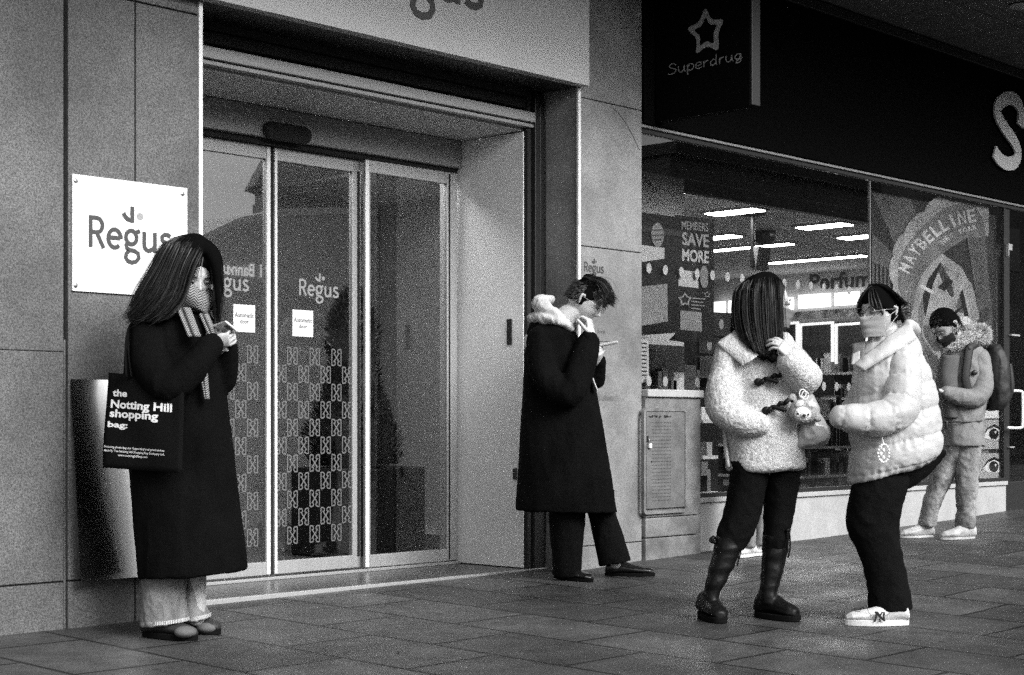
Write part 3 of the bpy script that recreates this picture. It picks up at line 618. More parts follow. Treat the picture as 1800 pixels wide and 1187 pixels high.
def ceil_light(px0, py0, L_, Wd, lab, lm='tube_'):
    c = on_ceil(px0, py0); rr = empty('ceiling_light', c, lab, 'light', 'ceiling lights inside the shop')
    mb = MB(); mb.box((c.x-Wd/2-.03, c.y-L_/2-.03, 2.765), (c.x+Wd/2+.03, c.y+L_/2+.03, 2.779)); mb.build('frame', M['riser'], rr)
    mb = MB(); mb.box((c.x-Wd/2, c.y-L_/2, 2.758), (c.x+Wd/2, c.y+L_/2, 2.7645)); mb.build('diffuser', M[lm], rr)
ceil_light(1292, 371, .5, .2, 'square ceiling panel light left of the hanging pole, nearest the star sign')
ceil_light(1449, 396, .5, .2, 'bright rectangular ceiling light above the clip-haired woman')
ceil_light(1313, 434, 1.1, .12, 'long strip light crossing behind the hanging pole')
ceil_light(1434, 455, 1.25, .12, 'long strip light above the back wall lettering')
ceil_light(1262, 416, .45, .2, 'small far ceiling light beside the poster strip')
ceil_light(1512, 415, .4, .2, 'small ceiling light close to the window joint')
ceil_light(1138, 339, .55, .3, 'ceiling light cut off by the light stone pier')
# wall with light boxes: given in picture pixels on the plane x = XW
def wx(px, py, d=0): return onX(px, py, XW - d)
def wall_quad(mb, x0, y0, x1, y1, d, slope=-.068, th=.02):
    f = lambda x, y: wx(x, y + slope*(x-x0), d)
    a, b, c, e = f(x0, y1), f(x1, y1), f(x1, y0), f(x0, y0); mb.poly([a, b, c, e], V((-1, 0, 0)), th)
lb = [(1256,531,1276,553),(1279,529,1301,552),(1397,517,1399.5,546)]
for i, (x0, y0, x1, y1) in enumerate([(1255,531,1274,552),(1280,529,1302,551),(1340,526,1394,548),(1403,519,1459,543),(1467,515,1522,538)]):
    mb = MB(); wall_quad(mb, x0, y0, x1, y1, .12)
    tag(mb.build('lightbox', M['lightbox']), ['small white lightbox farthest left on the shop wall', 'second small white lightbox from the left on the shop wall', 'lightbox mostly hidden by the long straight hair', 'bright lightbox between the two women', 'bright lightbox beside the clip-haired woman'][i], 'lightbox', 'lit boxes along the shop wall')
def wall_text(mb, s, x0, x1, y0, y1, d, slope=-.068):
    a, b, c, e = wx(x0, y1, d), wx(x1, y1+slope*(x1-x0), d), wx(x1, y0+slope*(x1-x0), d), wx(x0, y0, d)
    text_on(mb, s, quad(a, b, c, e), bold=.03)
mb = MB(); wall_text(mb, 'Perfume', 1423, 1552, 482, 511, .06); tag(mb.build('wall_lettering', M['ink']), 'dark wall lettering over the lightboxes at the back of the shop', 'lettering')
# shelving bays
rn = random.Random(11)
bays = empty('wall_shelving', wx(1400, 800), 'tall wall shelving with white framed picture headers behind the women', 'shelving')
mb = MB(); mb.box((XW-.5, 9.0, .131), (XW-.02, 14.2, .28)); mb.box((XW-.06, 9.0, .281), (XW-.02, 14.2, 2.15)); mb.build('back_panel', M['dshelf'], bays)
for z in (.5, .85, 1.2, 1.5):
    mb = MB(); mb.box((XW-.45, 9.0, z), (XW-.061, 14.2, z+.03)); mb.build('shelf', M['shelf'], bays)
for y in [9.05 + i*.85 for i in range(7)]:
    mb = MB(); mb.box((XW-.46, y-.015, .281), (XW-.43, y+.015, 1.6)); mb.build('upright', M['shelf'], bays)
mb = MB()
for x0, x1 in ((1345, 1402), (1404, 1464), (1467, 1525)):
    for (u0, v0, u1, v1) in ((x0, 569, x1, 573.5), (x0, 573.5, x0+3.5, 640), (x1-3.5, 573.5, x1, 640)): wall_quad(mb, u0, v0 - .068*(u0-x0), u1, v1 - .068*(u0-x0), .47, th=.03)
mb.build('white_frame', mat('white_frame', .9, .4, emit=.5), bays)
mb = MB(); wall_quad(mb, 1345, 552, 1525, 566, .2, th=.02); mb.build('picture_header', mat('picture_band', .3, .6, var=.9, vs_=9, det=5), bays)
pm = [mat('pack_%d' % i, g, .5, var=.3, vs_=15) for i, g in enumerate((.04, .12, .3, .6))]
for mi, m_ in enumerate(pm):
    mb = MB()
    for zs, hh in ((.28, .2), (.53, .28), (.88, .26), (1.23, .22), (1.53, .26)):
        y = 9.1
        while y < 14.1:
            wd = rn.uniform(.05, .14); h_ = rn.uniform(.5, 1)*hh; 
            if rn.randrange(4) == mi: mb.box((XW-.4, y, zs+.001), (XW-.15, y+wd-.01, zs+h_))
            y += wd
    o = mb.build('stock', m_, bays); o['kind'] = 'stuff'
# gondolas and counters nearer the glass, placed on the shop floor
def gondola(px0, px1, py_top, y, dy, lab, levels=3, m_='dshelf', seed=1):
    a = onY(px0, py_top, y); b = onY(px1, py_top, y); rr = empty('display_unit', (a.x, y, .13), lab, 'display'); q = random.Random(seed)
    mb = MB(); mb.box((a.x, y+dy*.5, .131), (b.x, y+dy, a.z)); mb.build('back_panel', M[m_], rr)
    for k_ in range(levels):
        z = .135 + k_*(a.z-.3)/levels
        mb = MB(); mb.box((a.x, y, z), (b.x, y+dy*.5-.002, z+.025)); mb.build('shelf', M['shelf'], rr)
        for mi in range(3):
            mb = MB(); x = a.x + .02
            while x < b.x - .08:
                wd = q.uniform(.04, .13)
                if q.randrange(3) == mi and x + wd < b.x-.01: mb.box((x, y+.03, z+.026), (x+wd-.008, y+dy*.4, z+.026+q.uniform(.3, .9)*(a.z-.3)/levels))
                x += wd
            if mb.v: o = mb.build('stock', pm[[1, 2, 3][mi] if (k_+mi) % 2 else mi], rr)
gondola(1128, 1228, 602, 7.3-.35, .25, 'low display of small packs just inside the glass above the cabinet', 4, seed=4)
gondola(1236, 1262, 640, 7.1, .4, 'narrow dark stand beside the fleece coat sleeve', 4, seed=8)
gondola(1412, 1505, 655, 8.4, .5, 'dark mid floor shelving unit between the two women', 4, seed=12)
gondola(1300, 1400, 700, 8.9, .5, 'dark shelving unit hidden behind the fleece coat', 3, seed=15)
# posters standing just inside the first pane
YG = YF + .075
def flat(poly, y, m_, name, parent, th=.002):
    mb = MB(); mb.poly([onY(px, py, y) for px, py in poly], V((0, -1, 0)), th); return mb.build(name, M[m_] if isinstance(m_, str) else m_, parent)
def rect(x0, y0, x1, y1, s=.09): return [(x0, y0), (x1, y0+s*(x1-x0)), (x1, y1+s*.5*(x1-x0)), (x0, y1)]
def ftext(mb, s, x0, x1, y0, y1, y, sl=.1, bold=.03):
    a, b, c, e = onY(x0, y1, y), onY(x1, y1+sl*(x1-x0), y), onY(x1, y0+sl*(x1-x0), y), onY(x0, y0, y); text_on(mb, s, quad(a, b, c, e), bold=bold)
mg = mat('poster_grey', .2, .6, var=.1, spk=.2); ml_ = mat('poster_light', .42, .6, spk=.15)
r = empty('window_poster', onY(1128, 600, YG), 'dark window poster with grey sheets and round sticker at the stone pier', 'poster')
flat([(1118,372),(1194,382),(1194,585),(1118,590)], YG, 'black', 'board', r)
flat([(1118,430),(1168,436),(1168,455),(1118,462)], YG-.004, ml_, 'paper_sheet', r)
flat([(1118,505),(1173,499),(1174,565),(1118,575)], YG-.004, mg, 'paper_sheet', r)
mb = MB(); c = onY(1156, 413, YG-.006); mb.add([(c.x+.065*math.cos(q), c.y, c.z+.08*math.sin(q)) for q in [k*math.pi/12 for k in range(24)]], [tuple(range(24))]); st_ = mb.build('round_sticker', mg, r)
mb = MB()
for kk, wd in ((404, 10), (413, 13), (421, 7)): mb.poly([onY(1156-wd, kk, YG-.007), onY(1156+wd, kk-1, YG-.007), onY(1156+wd, kk+1.5, YG-.007), onY(1156-wd, kk+2.5, YG-.007)])
mb.build('sticker_line', M['ink'], st_)
r = empty('window_poster', onY(1187, 690, YG), 'tall black window poster with bold white offer lettering and small stars', 'poster')
flat([(1187,378),(1255,386),(1255,602),(1187,600)], YG, 'black', 'board', r)
mb = MB(); ftext(mb, 'MEMBERS', 1198, 1245, 388, 403, YG-.004, bold=.02); mb.build('lettering', mg, r)
mb = MB(); ftext(mb, 'SAVE', 1199, 1246, 408, 431, YG-.004); mb.build('lettering', M['gold'], r)
mb = MB(); ftext(mb, 'MORE', 1199, 1246, 437, 459, YG-.004); mb.build('lettering', ml_, r)
flat([(1193,474),(1226,478),(1228,507),(1193,503)], YG-.004, ml_, 'paper_sheet', r)
mb = MB(); c = onY(1238, 487, YG-.006); mb.add([(c.x+.048*math.cos(q), c.y, c.z+.075*math.sin(q)) for q in [k*math.pi/12 for k in range(24)]], [tuple(range(24))]); mb.build('round_sticker', mg, r)
def star5(cx, cy, ro, ri=.45): return [(cx+(ro if k_ % 2 == 0 else ro*ri)*math.sin(k_*math.pi/5), cy-(ro if k_ % 2 == 0 else ro*ri)*math.cos(k_*math.pi/5)) for k_ in range(10)]
for cx, cy, ro in ((1204, 527, 13), (1243, 518, 6)):
    mb = MB(); A_ = star5(cx, cy, ro, .6); B_ = star5(cx, cy, ro*.65, .6); mb.add([onY(*p, YG-.004) for p in A_+B_], [(i, (i+1) % 10, 10+(i+1) % 10, 10+i) for i in range(10)]); mb.build('star_mark', mg, r)
mb = MB(); ftext(mb, 'SALE', 1215, 1238, 524, 530, YG-.004, bold=.0); mb = MB()
for i, (x0, x1) in enumerate(((1215,1240),(1215,1236),(1215,1239),(1215,1232))): mb.poly([onY(x0, 523+i*6, YG-.004), onY(x1, 525+i*6, YG-.004), onY(x1, 527+i*6, YG-.004), onY(x0, 525+i*6, YG-.004)])
mb.build('print_line', mg, r)
flat([(1196,546),(1233,549),(1234,583),(1196,580)], YG-.004, mg, 'paper_sheet', r)
r = empty('counter_card', onY(1175, 620, YG), 'folded pale card stand on the counter behind the glass', 'card')
flat([(1176,598),(1192,582),(1214,585),(1203,602)], YG+.1, ml_, 'front', r); flat([(1203,602),(1214,585),(1222,600),(1221,618)], YG+.1, M['dark'], 'side', r)
for poly, lab, m_ in (([(1241,548),(1296,551),(1294,592),(1241,590)], 'dark landscape board behind the glass left of the fleece coat', M['planter']), ([(1229,593),(1266,594),(1264,622),(1229,621)], 'small dark card with round emblem under the landscape board', M['planter'])):
    rr = empty('shelf_card', onY(*poly[3], YG+.15), lab, 'card'); mb = MB(); mb.poly([onY(px, py, YG+.15) for px, py in poly], V((0, -1, 0)), .01); mb.build('card', m_, rr)
    cx = sum(p[0] for p in poly)/4; cy = sum(p[1] for p in poly)/4; mb = MB(); c = onY(cx, cy, YG+.148); mb.add([(c.x+.028*math.cos(q), c.y, c.z+.035*math.sin(q)) for q in [k*math.pi/8 for k in range(16)]], [tuple(range(16))]); mb.build('emblem', mg, rr)
flat([(1118,596),(1140,597),(1141,672),(1118,674)], YG, ml_, 'price_list', tag(empty('price_notice', onY(1128, 674, YG), 'narrow pale notice on the glass directly above the cabinet', 'notice'), None))
mb = MB()
nq = [o for o in bpy.data.objects if o.name.startswith('price_notice')][0]
for i in range(9): mb.poly([onY(x, y, YG-.0035) for x, y in ((1121,602+i*7),(1137,603+i*7),(1137,605+i*7),(1121,604+i*7))])
mb.build('print_line', M['ink'], nq)
# hanging things in the shop
hp = onY(1323, 390, 8.3); r = empty('hanging_screen', hp, 'dark screen hanging on a pole from the shop ceiling', 'screen')
mb = MB(); t_ = onY(1323, 468, 8.3); mb.tube([(hp.x, 8.3, 2.78), (hp.x, 8.3, t_.z)], .022, 8); mb.build('pole', M['dark'], r, smooth=True)
mb = MB(); mb.ell((hp.x, 8.3, 2.765), (.12, .12, .02)); mb.build('ceiling_plate', M['dark'], r, smooth=True)
mb = MB(); mb.obox(onY(1328, 474, 8.28), onY(1350, 476, 8.28)-onY(1328, 474, 8.28), onY(1332, 437, 8.22)-onY(1326, 478, 8.28), (0, .06, 0)); mb.build('screen', M['hood'], r, bevel=.005)
c = on_ceil(1345, 405); r = empty('ceiling_dome', c, 'dark round ceiling dome near the hanging pole', 'camera'); mb = MB(); mb.ell(c+V((0,0,-.05)), (.11,.11,.09)); mb.build('dome', M['dark'], r, smooth=True); mb = MB(); mb.ell(c, (.13,.13,.02)); mb.build('base', M['hood'], r, smooth=True)
r = empty('hanging_sign', onY(1178, 338, 7.26), 'small framed black sign with white symbols hanging at the shop ceiling', 'sign')
mb = MB(); mb.poly([onY(x, y, 7.26) for x, y in ((1160,357),(1197,363),(1197,342),(1160,336))], V((0,-1,0)), .03); mb.build('panel', M['black'], r)
mb = MB(); L_ = [[(1161,355),(1196,361),(1196,343),(1161,338),(1161,355)]]; strokes(mb, L_, 1.6, lambda x, y: onY(x, y, 7.256), NF)
strokes(mb, [[(1168,343),(1177,344.5)],[(1172.5,344),(1172.5,353)],[(1182,356),(1182,346),(1190,357),(1190,347)]], 2, lambda x, y: onY(x, y, 7.255), NF); mb.build('symbol', M['gold2'], r)
# second pane: the big advertising panel
YQ = YF + .09
r = empty('window_advert', onY(1640, 860, YQ), 'large grey window advert with a scalloped banner and bold lettering', 'poster')
XQ = XE-.035; a = onY(1532, 0, YQ).x
mb = MB(); mb.box((a, YQ, zr+.04), (XQ, YQ+.01, 2.7)); mb.build('panel', mat('advert_ground', .03, .7, var=.3, vs_=2), r)
ga = [mat('advert_%d' % i, g, .7, var=.4, vs_=4, spk=.15, det=6) for i, g in enumerate((.04, .1, .18, .34, .62))]
def ad(poly, lvl, k_, name='shape'): 
    mb = MB(); mb.poly([onY(px, py, YQ-.002-.0006*k_) for px, py in poly]); return mb.build(name, ga[lvl] if isinstance(lvl, int) else lvl, r)
ad([(1533,340),(1600,350),(1640,440),(1590,470)], 1, 1); ad([(1533,410),(1575,450),(1560,560),(1533,560)], 1, 1.5)
for i in range(6): ad([(1537+i*7,462+i*3),(1540+i*7,463+i*3),(1540+i*7,525),(1537+i*7,525)], M['black'], 2, 'stripe')
ad([(1590,860),(1575,700),(1570,600),(1590,500),(1640,440),(1690,470),(1725,560),(1735,700),(1740,860)], 2, 2.5)
ad([(1610,560),(1600,640),(1625,720),(1650,800),(1640,860),(1590,860),(1600,760),(1590,640),(1592,580)], 0, 3, 'hair_shape')
ad([(1620,590),(1628,520),(1650,480),(1690,470),(1712,520),(1715,590),(1700,640),(1660,650)], 3, 4)
ad([(1622,520),(1640,462),(1658,455),(1640,500),(1626,560)], M['black'], 5); ad([(1686,520),(1692,508),(1704,560),(1698,566)], M['black'], 5)
ad([(1648,505),(1668,488),(1676,496),(1660,512)], M['dark'], 5.2); ad([(1672,552),(1690,538),(1692,542),(1676,557)], M['black'], 5.2); ad([(1700,420),(1730,400),(1745,560),(1742,640),(1728,600)], 1, 4.4)
# petals and hair-like bands around the figure
for i, (pl, lv) in enumerate((([(1605,600),(1600,540),(1622,480),(1652,445),(1660,452),(1632,490),(1614,545),(1617,600)], 3), ([(1655,445),(1690,470),(1712,510),(1722,560),(1716,565),(1702,520),(1682,485),(1652,460)], 3),
    ([(1620,500),(1642,512),(1640,518),(1618,506)], 4), ([(1664,560),(1700,556),(1712,566),(1700,572),(1666,570)], 4), ([(1700,500),(1716,545),(1722,600),(1716,604),(1708,550)], 3), ([(1625,610),(1660,640),(1690,680),(1680,690),(1640,650)], 1))): ad(pl, lv, 6+i*.2)
qr = random.Random(77)
for i in range(26):
    cx, cy = qr.uniform(1600, 1725), qr.uniform(480, 800); a1, b1_ = qr.uniform(4, 16), qr.uniform(8, 34); tl = qr.uniform(-.6, .6)
    ad([(cx + a1*math.cos(q)*qr.uniform(.6, 1)*math.cos(tl) - b1_*math.sin(q)*math.sin(tl)*.9, cy + a1*math.cos(q)*math.sin(tl) + b1_*math.sin(q)*math.cos(tl)) for q in [k_*math.pi/7 for k_ in range(14)]], qr.choice((0, 1, 1, 2, 2, 3)), 4.45+i*.02, 'tone_shape')
# scalloped banner arc
outer = []; 
O = [(1592,545),(1570,500),(1570,450),(1590,410),(1625,372),(1658,345),(1690,336),(1722,342),(1736,375)]
for (x0, y0), (x1, y1) in zip(O, O[1:]):
    mx, my = (x0+x1)/2, (y0+y1)/2; nx, ny = (y1-y0), -(x1-x0); l_ = math.hypot(nx, ny); k_ = 7
    for t in (0, .15, .35, .65, .85):
        b_ = math.sin(math.pi*t)**.5 if t else 0; outer.append((x0+(x1-x0)*t + nx/l_*k_*b_, y0+(y1-y0)*t + ny/l_*k_*b_))
outer.append((1738, 415)); inner = [(1722,418),(1700,418),(1672,435),(1645,455),(1622,480),(1610,510),(1606,545)]
outer = [(x, y) for x, y in outer]
nO = len(outer); mb = MB(); f_ = lambda p: onY(p[0], p[1], YQ-.009)
def resample(pl, n):
    d = [0]
    for a_, b_ in zip(pl, pl[1:]): d.append(d[-1]+math.dist(a_, b_))
    out = []
    for i in range(n):
        t = d[-1]*i/(n-1); j = 0
        while j < len(d)-2 and d[j+1] < t: j += 1
        q = (t-d[j])/max(1e-6, d[j+1]-d[j]); out.append((pl[j][0]+(pl[j+1][0]-pl[j][0])*q, pl[j][1]+(pl[j+1][1]-pl[j][1])*q))
    return out
i_ = resample(inner[::-1], 60)[::-1]; o_ = resample(outer, 60)
o2 = resample(outer, 200); i2 = resample(i_[::-1], 200)[::-1]
mb.add([f_(p) for p in o2] + [f_(p) for p in i2[::1]], [(k_, k_+1, 200+(199-(k_+1)), 200+(199-k_)) for k_ in range(0)])
mb.v = []; mb.f = []; i3 = i2 if math.dist(i2[0], o2[0]) < math.dist(i2[-1], o2[0]) else i2[::-1]
mb.add([f_(p) for p in o2] + [f_(p) for p in i3], [(k_, k_+1, 201+k_, 200+k_) for k_ in range(199)]); mb.build('banner', ga[3], r)
mb = MB(); f2 = lambda p: onY(p[0], p[1], YQ-.0096); m3 = [(a_[0]*.78+b_[0]*.22, a_[1]*.78+b_[1]*.22) for a_, b_ in zip(resample(O+[(1736,415)], 60), resample(i3, 60))]
mb.add([f2(p) for p in m3] + [f2(p) for p in resample(i3, 60)], [(k_, k_+1, 61+k_, 60+k_) for k_ in range(59)]); mb.build('banner_inner', ga[2], r)
def arc_text(s, path, hgt, m_, yy, name):
    pts_ = resample(path, 200); mb = MB(); n_ = len(s)
    for i, ch in enumerate(s):
        t = (i+.5)/n_; j = int(t*199); p = pts_[j]; q = pts_[min(j+4, 199)]; o_ = pts_[max(j-4, 0)]
        if ch == ' ': continue
        tx, ty = q[0]-o_[0], q[1]-o_[1]; l_ = math.hypot(tx, ty); tx /= l_; ty /= l_; tot = sum(math.dist(a_, b_) for a_, b_ in zip(pts_, pts_[1:]))/n_
        wch = tot*(.42 if ch == 'I' else .78); 
        if ch == 'I': wch = tot*.3
        text_on(mb, ch, lambda u, v: onY(p[0]+tx*(u-.5)*wch + ty*(v-.5)*hgt, p[1]+ty*(u-.5)*wch - tx*(v-.5)*hgt, yy), bold=.03)
    mb.build(name, m_, r)
arc_text('MAYBELLINE', [(1588,478),(1600,452),(1622,424),(1650,400),(1680,385),(1716,378)], 23, ga[4], YQ-.0102, 'lettering')
arc_text('NEW YORK', [(1655,428),(1668,416),(1690,406),(1718,398)], 9, ga[4], YQ-.0102, 'lettering')
# eye pictures low on the right of the pane
for k_, (x0, y0, x1, y1) in enumerate(((1722,738,1768,790), (1722,797,1768,846))):
    rr = empty('eye_picture', onY(x0, y1, YQ-.02), ['upper of two close up eye pictures low in the window corner', 'lower of two close up eye pictures low in the window corner'][k_], 'picture', 'eye pictures in the window')
    yy = YQ-.02; flat([(x0,y0),(x1,y0),(x1,y1-1),(x0,y1)], yy, ml_, 'print', rr)
    cx, cy = (x0+x1)/2+2, (y0+y1)/2
    def eyep(pts_, m_, d_, nm): mb = MB(); mb.poly([onY(x, y, yy-.003-d_) for x, y in pts_]); mb.build(nm, m_, rr)
    up = [(cx-20, cy+3), (cx-10, cy-9), (cx+1, cy-13), (cx+11, cy-8), (cx+17, cy+3)]; lo_ = [(cx+11, cy+8), (cx, cy+10), (cx-12, cy+8)]
    eyep([(cx-20,cy+2),(cx-10,cy-13),(cx+1,cy-18),(cx+13,cy-12),(cx+18,cy+4),(cx+10,cy-5),(cx,cy-10),(cx-10,cy-5)], M['black'], .0005, 'lash'); eyep(up+lo_, M['paper'], .001, 'eye_white')
    eyep([(cx+8.5*math.cos(q), cy-1+10*math.sin(q)) for q in [j*math.pi/8 for j in range(16)]], M['black'], .002, 'iris'); eyep([(cx+3+1.8*math.cos(q), cy-4+2.2*math.sin(q)) for q in [j*math.pi/4 for j in range(8)]], M['paper'], .003, 'glint')
flat([(1724,722),(1769,722),(1769,735),(1724,736)], YQ-.02, M['paper'], 'strip', empty('shelf_strip', onY(1724, 736, YQ-.02), 'white strip above the upper eye picture', 'strip'))
# shop door at the far right
r = empty('shop_door', (XE+.7, 6.9, 0), 'dark glazed shop door with pale loop pull handles at the right edge', 'door')
mb = MB(); mb.box((XE+.001, YF+.02, .1), (XE+.07, YF+.1, 2.76)); mb.box((XE+1.1, YF+.02, .1), (XE+1.2, YF+.1, 2.76)); mb.box((XE+.071, YF+.02, .17), (XE+1.099, YF+.08, .42)); mb.build('frame', M['dark'], r, bevel=.004)
mb = MB(); mb.box((XE+.071, YF+.045, .421), (XE+1.099, YF+.055, 2.76)); mb.build('glass_pane', glass('dark_glass', .25, 1.45), r)
mb = MB(); a = onY(1776, 752, YF-.05); b = onY(1797, 688, YF-.05); mb.tube([(a.x-.02, YF-.04, b.z), (b.x-.03, YF-.05, b.z), (b.x, YF-.05, b.z-.04), (b.x, YF-.05, a.z+.04), (b.x-.03, YF-.05, a.z), (a.x-.02, YF-.04, a.z)], .012, 10); mb.build('handle', M['alub'], r, smooth=True)
mb = MB(); a = onY(1769, 433, YF-.0); mb.box((XE-.01, YF-.01, onY(1780,441).z), (XE+.06, YF+.018, onY(1780,430).z)); mb.box((XE-.01, YF-.01, onY(1780,452).z), (XE+.003, YF+.018, onY(1780,441).z)); mb.build('bracket', M['alu'], r)
mb = MB(); mb.box((XE+.05, YF-.01, onY(1785,591).z), (XE+.2, YF+.018, onY(1785,588).z)); mb.box((XE+.02, YF-.01, onY(1785,787).z), (XE+.1, YF+.018, onY(1785,785).z)); mb.build('rail', M['alu'], r)
mb = MB(); mb.box((XE+.001, YF+.1, 0), (22, YF+.4, .16)); tag(mb.build('door_step', M['stone'], bevel=.01), 'stone step below the dark shop door', 'step')
mb = MB(); mb.box((XE+1.21, YF, 0), (22, YF+.3, 2.79)); tag(mb.build('far_shopfront', M['dark']), 'dark shop front beyond the door', 'wall')
# ------------------------------------------------------------------ across the street (seen in the glass and the polished sheet)
def far_building(x0, x1, y0, hgt, lab, roof='flat', seed=0, storey=3.2):
    rr = empty('town_house', (x0, y0, 0), lab, 'building'); q = random.Random(seed)
    mb = MB(); mb.box((x0, y0-8, -.4), (x1, y0, hgt)); mb.build('wall', M['build'], rr)
    mb = MB()
    if roof == 'gable':
        mb.add([(x0,y0+.2,hgt),(x1,y0+.2,hgt),(x1,y0-8,hgt),(x0,y0-8,hgt),((x0+x1)/2,y0+.2,hgt+2.2),((x0+x1)/2,y0-8,hgt+2.2)], [(0,1,4),(1,2,5,4),(2,3,5),(3,0,4,5)])
    else: mb.box((x0-.1, y0-8.1, hgt+.001), (x1+.1, y0+.3, hgt+.35))
    rf = mb.build('roof', M['buildd'], rr)
    if roof == 'spire':
        mb = MB(); cx = (x0+x1)/2; mb.rings([[(cx+s_*math.cos(a_), y0-3+s_*math.sin(a_), z) for a_ in [k_*math.pi/4 for k_ in range(8)]] for s_, z in ((1.2, hgt+.36), (1.2, hgt+1.6), (1.5, hgt+1.7), (.7, hgt+3.2), (.12, hgt+6), (.05, hgt+7.5))]); mb.build('spire', M['buildd'], rf)
    nW = max(1, int((x1-x0)/2.2)); z = 3.8
    while z + 2 < hgt:
        for i in range(nW):
            cx = x0+(i+.5)*(x1-x0)/nW; mb = MB(); mb.box((cx-.5, y0+.001, z), (cx+.5, y0+.05, z+1.7)); mb.build('window', M['win'], rr)
        z += storey
    mb = MB(); mb.box((x0+.3, y0+.001, 0), (x1-.3, y0+.06, 2.8)); mb.build('shopfront', M['win'], rr)
for i, (x0, x1, hg, rf) in enumerate(((-8,0,7.5,'flat'), (.3,7.5,6.6,'gable'), (8,14,5.2,'flat'), (14.3,19.5,5.6,'spire'), (26.5,30,5.6,'spire'), (30.5,38,7.6,'gable'), (38.5,50,9,'flat'), (50.5,64,10,'gable'))):
    far_building(x0, x1, -17, hg, ['plain flat roofed house at the near end of the opposite row', 'gabled house near the start of the opposite row', 'low flat roofed shop across the street', 'shop with a leaning turret across the street', 'narrow house with the second turret across the street', 'wide gabled house right of the turrets across the street', 'tall flat roofed block far down the opposite row', 'largest gabled block at the far end of the opposite row'][i].replace('leaning turret', 'first turret'), rf, i)
# a bus standing at the far kerb, met only as a reflection in the doors
bx0, bx1, by0, by1, bz1 = 13.4, 23.5, -7.2, -4.7, 4.35
r = empty('city_bus', (18, -6, -.3), 'tall double deck bus reflected in the entrance glass', 'bus')
prof_ = [(bx0, 0), (bx0-.02, 2.7), (bx0+.15, 3.2), (bx0+.6, 3.65), (bx0+1.3, 3.98), (bx0+2.2, 4.2), (bx0+3.2, 4.32), (bx1-.3, bz1), (bx1, bz1-.4), (bx1, 0)]
mb = MB(); mb.rings([[(x, y, z) for x, z in prof_] for y in (by1, by0)]); mb.build('body', M['bus'], r)
mb = MB()
for (x0, z0), (x1, z1_) in zip(prof_[2:8], prof_[3:9]): mb.add([(x0, by0, z0+.004), (x1, by0, z1_+.004), (x1, by1+.03, z1_+.004), (x0, by1+.03, z0+.004), (x0, by1+.03, z0-.1), (x1, by1+.03, z1_-.1)], [(0,1,2,3), (3,2,5,4)])
mb.build('roof', M['busl'], r)
for z0, z1_ in ((1.0, 1.9), (2.4, 3.05)):
    for i in range(6):
        mb = MB(); mb.box((bx0+.5+i*1.6, by1+.002, z0), (bx0+1.95+i*1.6, by1+.02, z1_)); mb.build('window', M['win'], r, bevel=.01)
for wx_ in (bx0+2.2, bx1-2.4):
    mb = MB(); mb.rings([[(wx_+.48*math.cos(a_), y, .17+.48*math.sin(a_)) for a_ in [k_*math.pi/10 for k_ in range(20)]] for y in (by1-.3, by1+.03)]); wl = mb.build('wheel', M['rub'], r)
    mb = MB(); mb.rings([[(wx_+.25*math.cos(a_), y, .17+.25*math.sin(a_)) for a_ in [k_*math.pi/10 for k_ in range(20)]] for y in (by1+.031, by1+.05)]); mb.build('rim', M['alu'], wl)
mb = MB(); text_on(mb, '31 Banner', lambda u, v: V((bx0+1.86-.9*u, by1+.03, 3.12+.2*v)), bold=.02); mb.build('destination_lettering', mat('display_letters', .8, .5, emit=1.5), r)
r = empty('street_lamp', (17.2, -2.6, 0), 'dark lamp post across the carriageway seen only in reflections', 'lamp')
mb = MB(); mb.tube([(17.2, -2.6, -.35), (17.2, -2.6, 7.5)], [.09, .06], 10); mb.build('post', M['dark'], r, smooth=True)
mb = MB(); mb.tube([(17.2,-2.6,7.4),(17.2,-3.2,7.8),(17.2,-4.2,7.8)], .04, 8); mb.build('arm', M['dark'], r, smooth=True)
c = ground_pt0 = onZ(221, 1093, G(4.0, 6.3)); mb = MB(); mb.tube([c+V((0,0,.005)), c+RT*.03+V((0,0,.005))], .0045, 8); tag(mb.build('cigarette_end', M['paper'], smooth=True), 'small white cigarette end on the paving at the foot of the left pier', 'litter')
qr = random.Random(9)
for i, (px, py, lb_) in enumerate(((1745, 1063, 'small dark scrap on the paving at the right edge'), (700, 1150, 'dark leaf on the paving near the bottom middle'))):
    c = onZ(px, py, G(onZ(px, py, 0).x, onZ(px, py, 0).y)); mb = MB(); mb.poly([c + V((.022*math.cos(q)*qr.uniform(.5,1.1), .02*math.sin(q)*qr.uniform(.5,1.1), .004+.004*math.sin(q*2))) for q in [k_*math.pi/4 for k_ in range(8)]], UP, .001)
    tag(mb.build('litter_scrap', M['planter']), lb_, 'litter')
# ================================================================== PEOPLE
def bare(me, name, m_, parent, smooth=True, label=None):
    o = link(bpy.data.objects.new(name, me), parent)
    if m_: me.materials.append(m_)
    if smooth: me.polygons.foreach_set('use_smooth', [True]*len(me.polygons))
    if parent: keep(o, parent)
    if label: o['label'] = label
    return o
def fuse(mb, voxel=.008, smooth=3, fac=.5):
    me = mb.mesh('tmp'); bm = bmesh.new(); bm.from_mesh(me); bmesh.ops.recalc_face_normals(bm, faces=bm.faces); bm.to_mesh(me); bm.free()
    o = bpy.data.objects.new('tmp', me); sc.collection.objects.link(o)
    r_ = o.modifiers.new('r', 'REMESH'); r_.mode = 'VOXEL'; r_.voxel_size = voxel
    if smooth: q = o.modifiers.new('s', 'SMOOTH'); q.factor = fac; q.iterations = smooth
    dg = bpy.context.evaluated_depsgraph_get(); dg.update(); out = bpy.data.meshes.new_from_object(o.evaluated_get(dg)); bpy.data.objects.remove(o); bpy.data.meshes.remove(me)
    return out
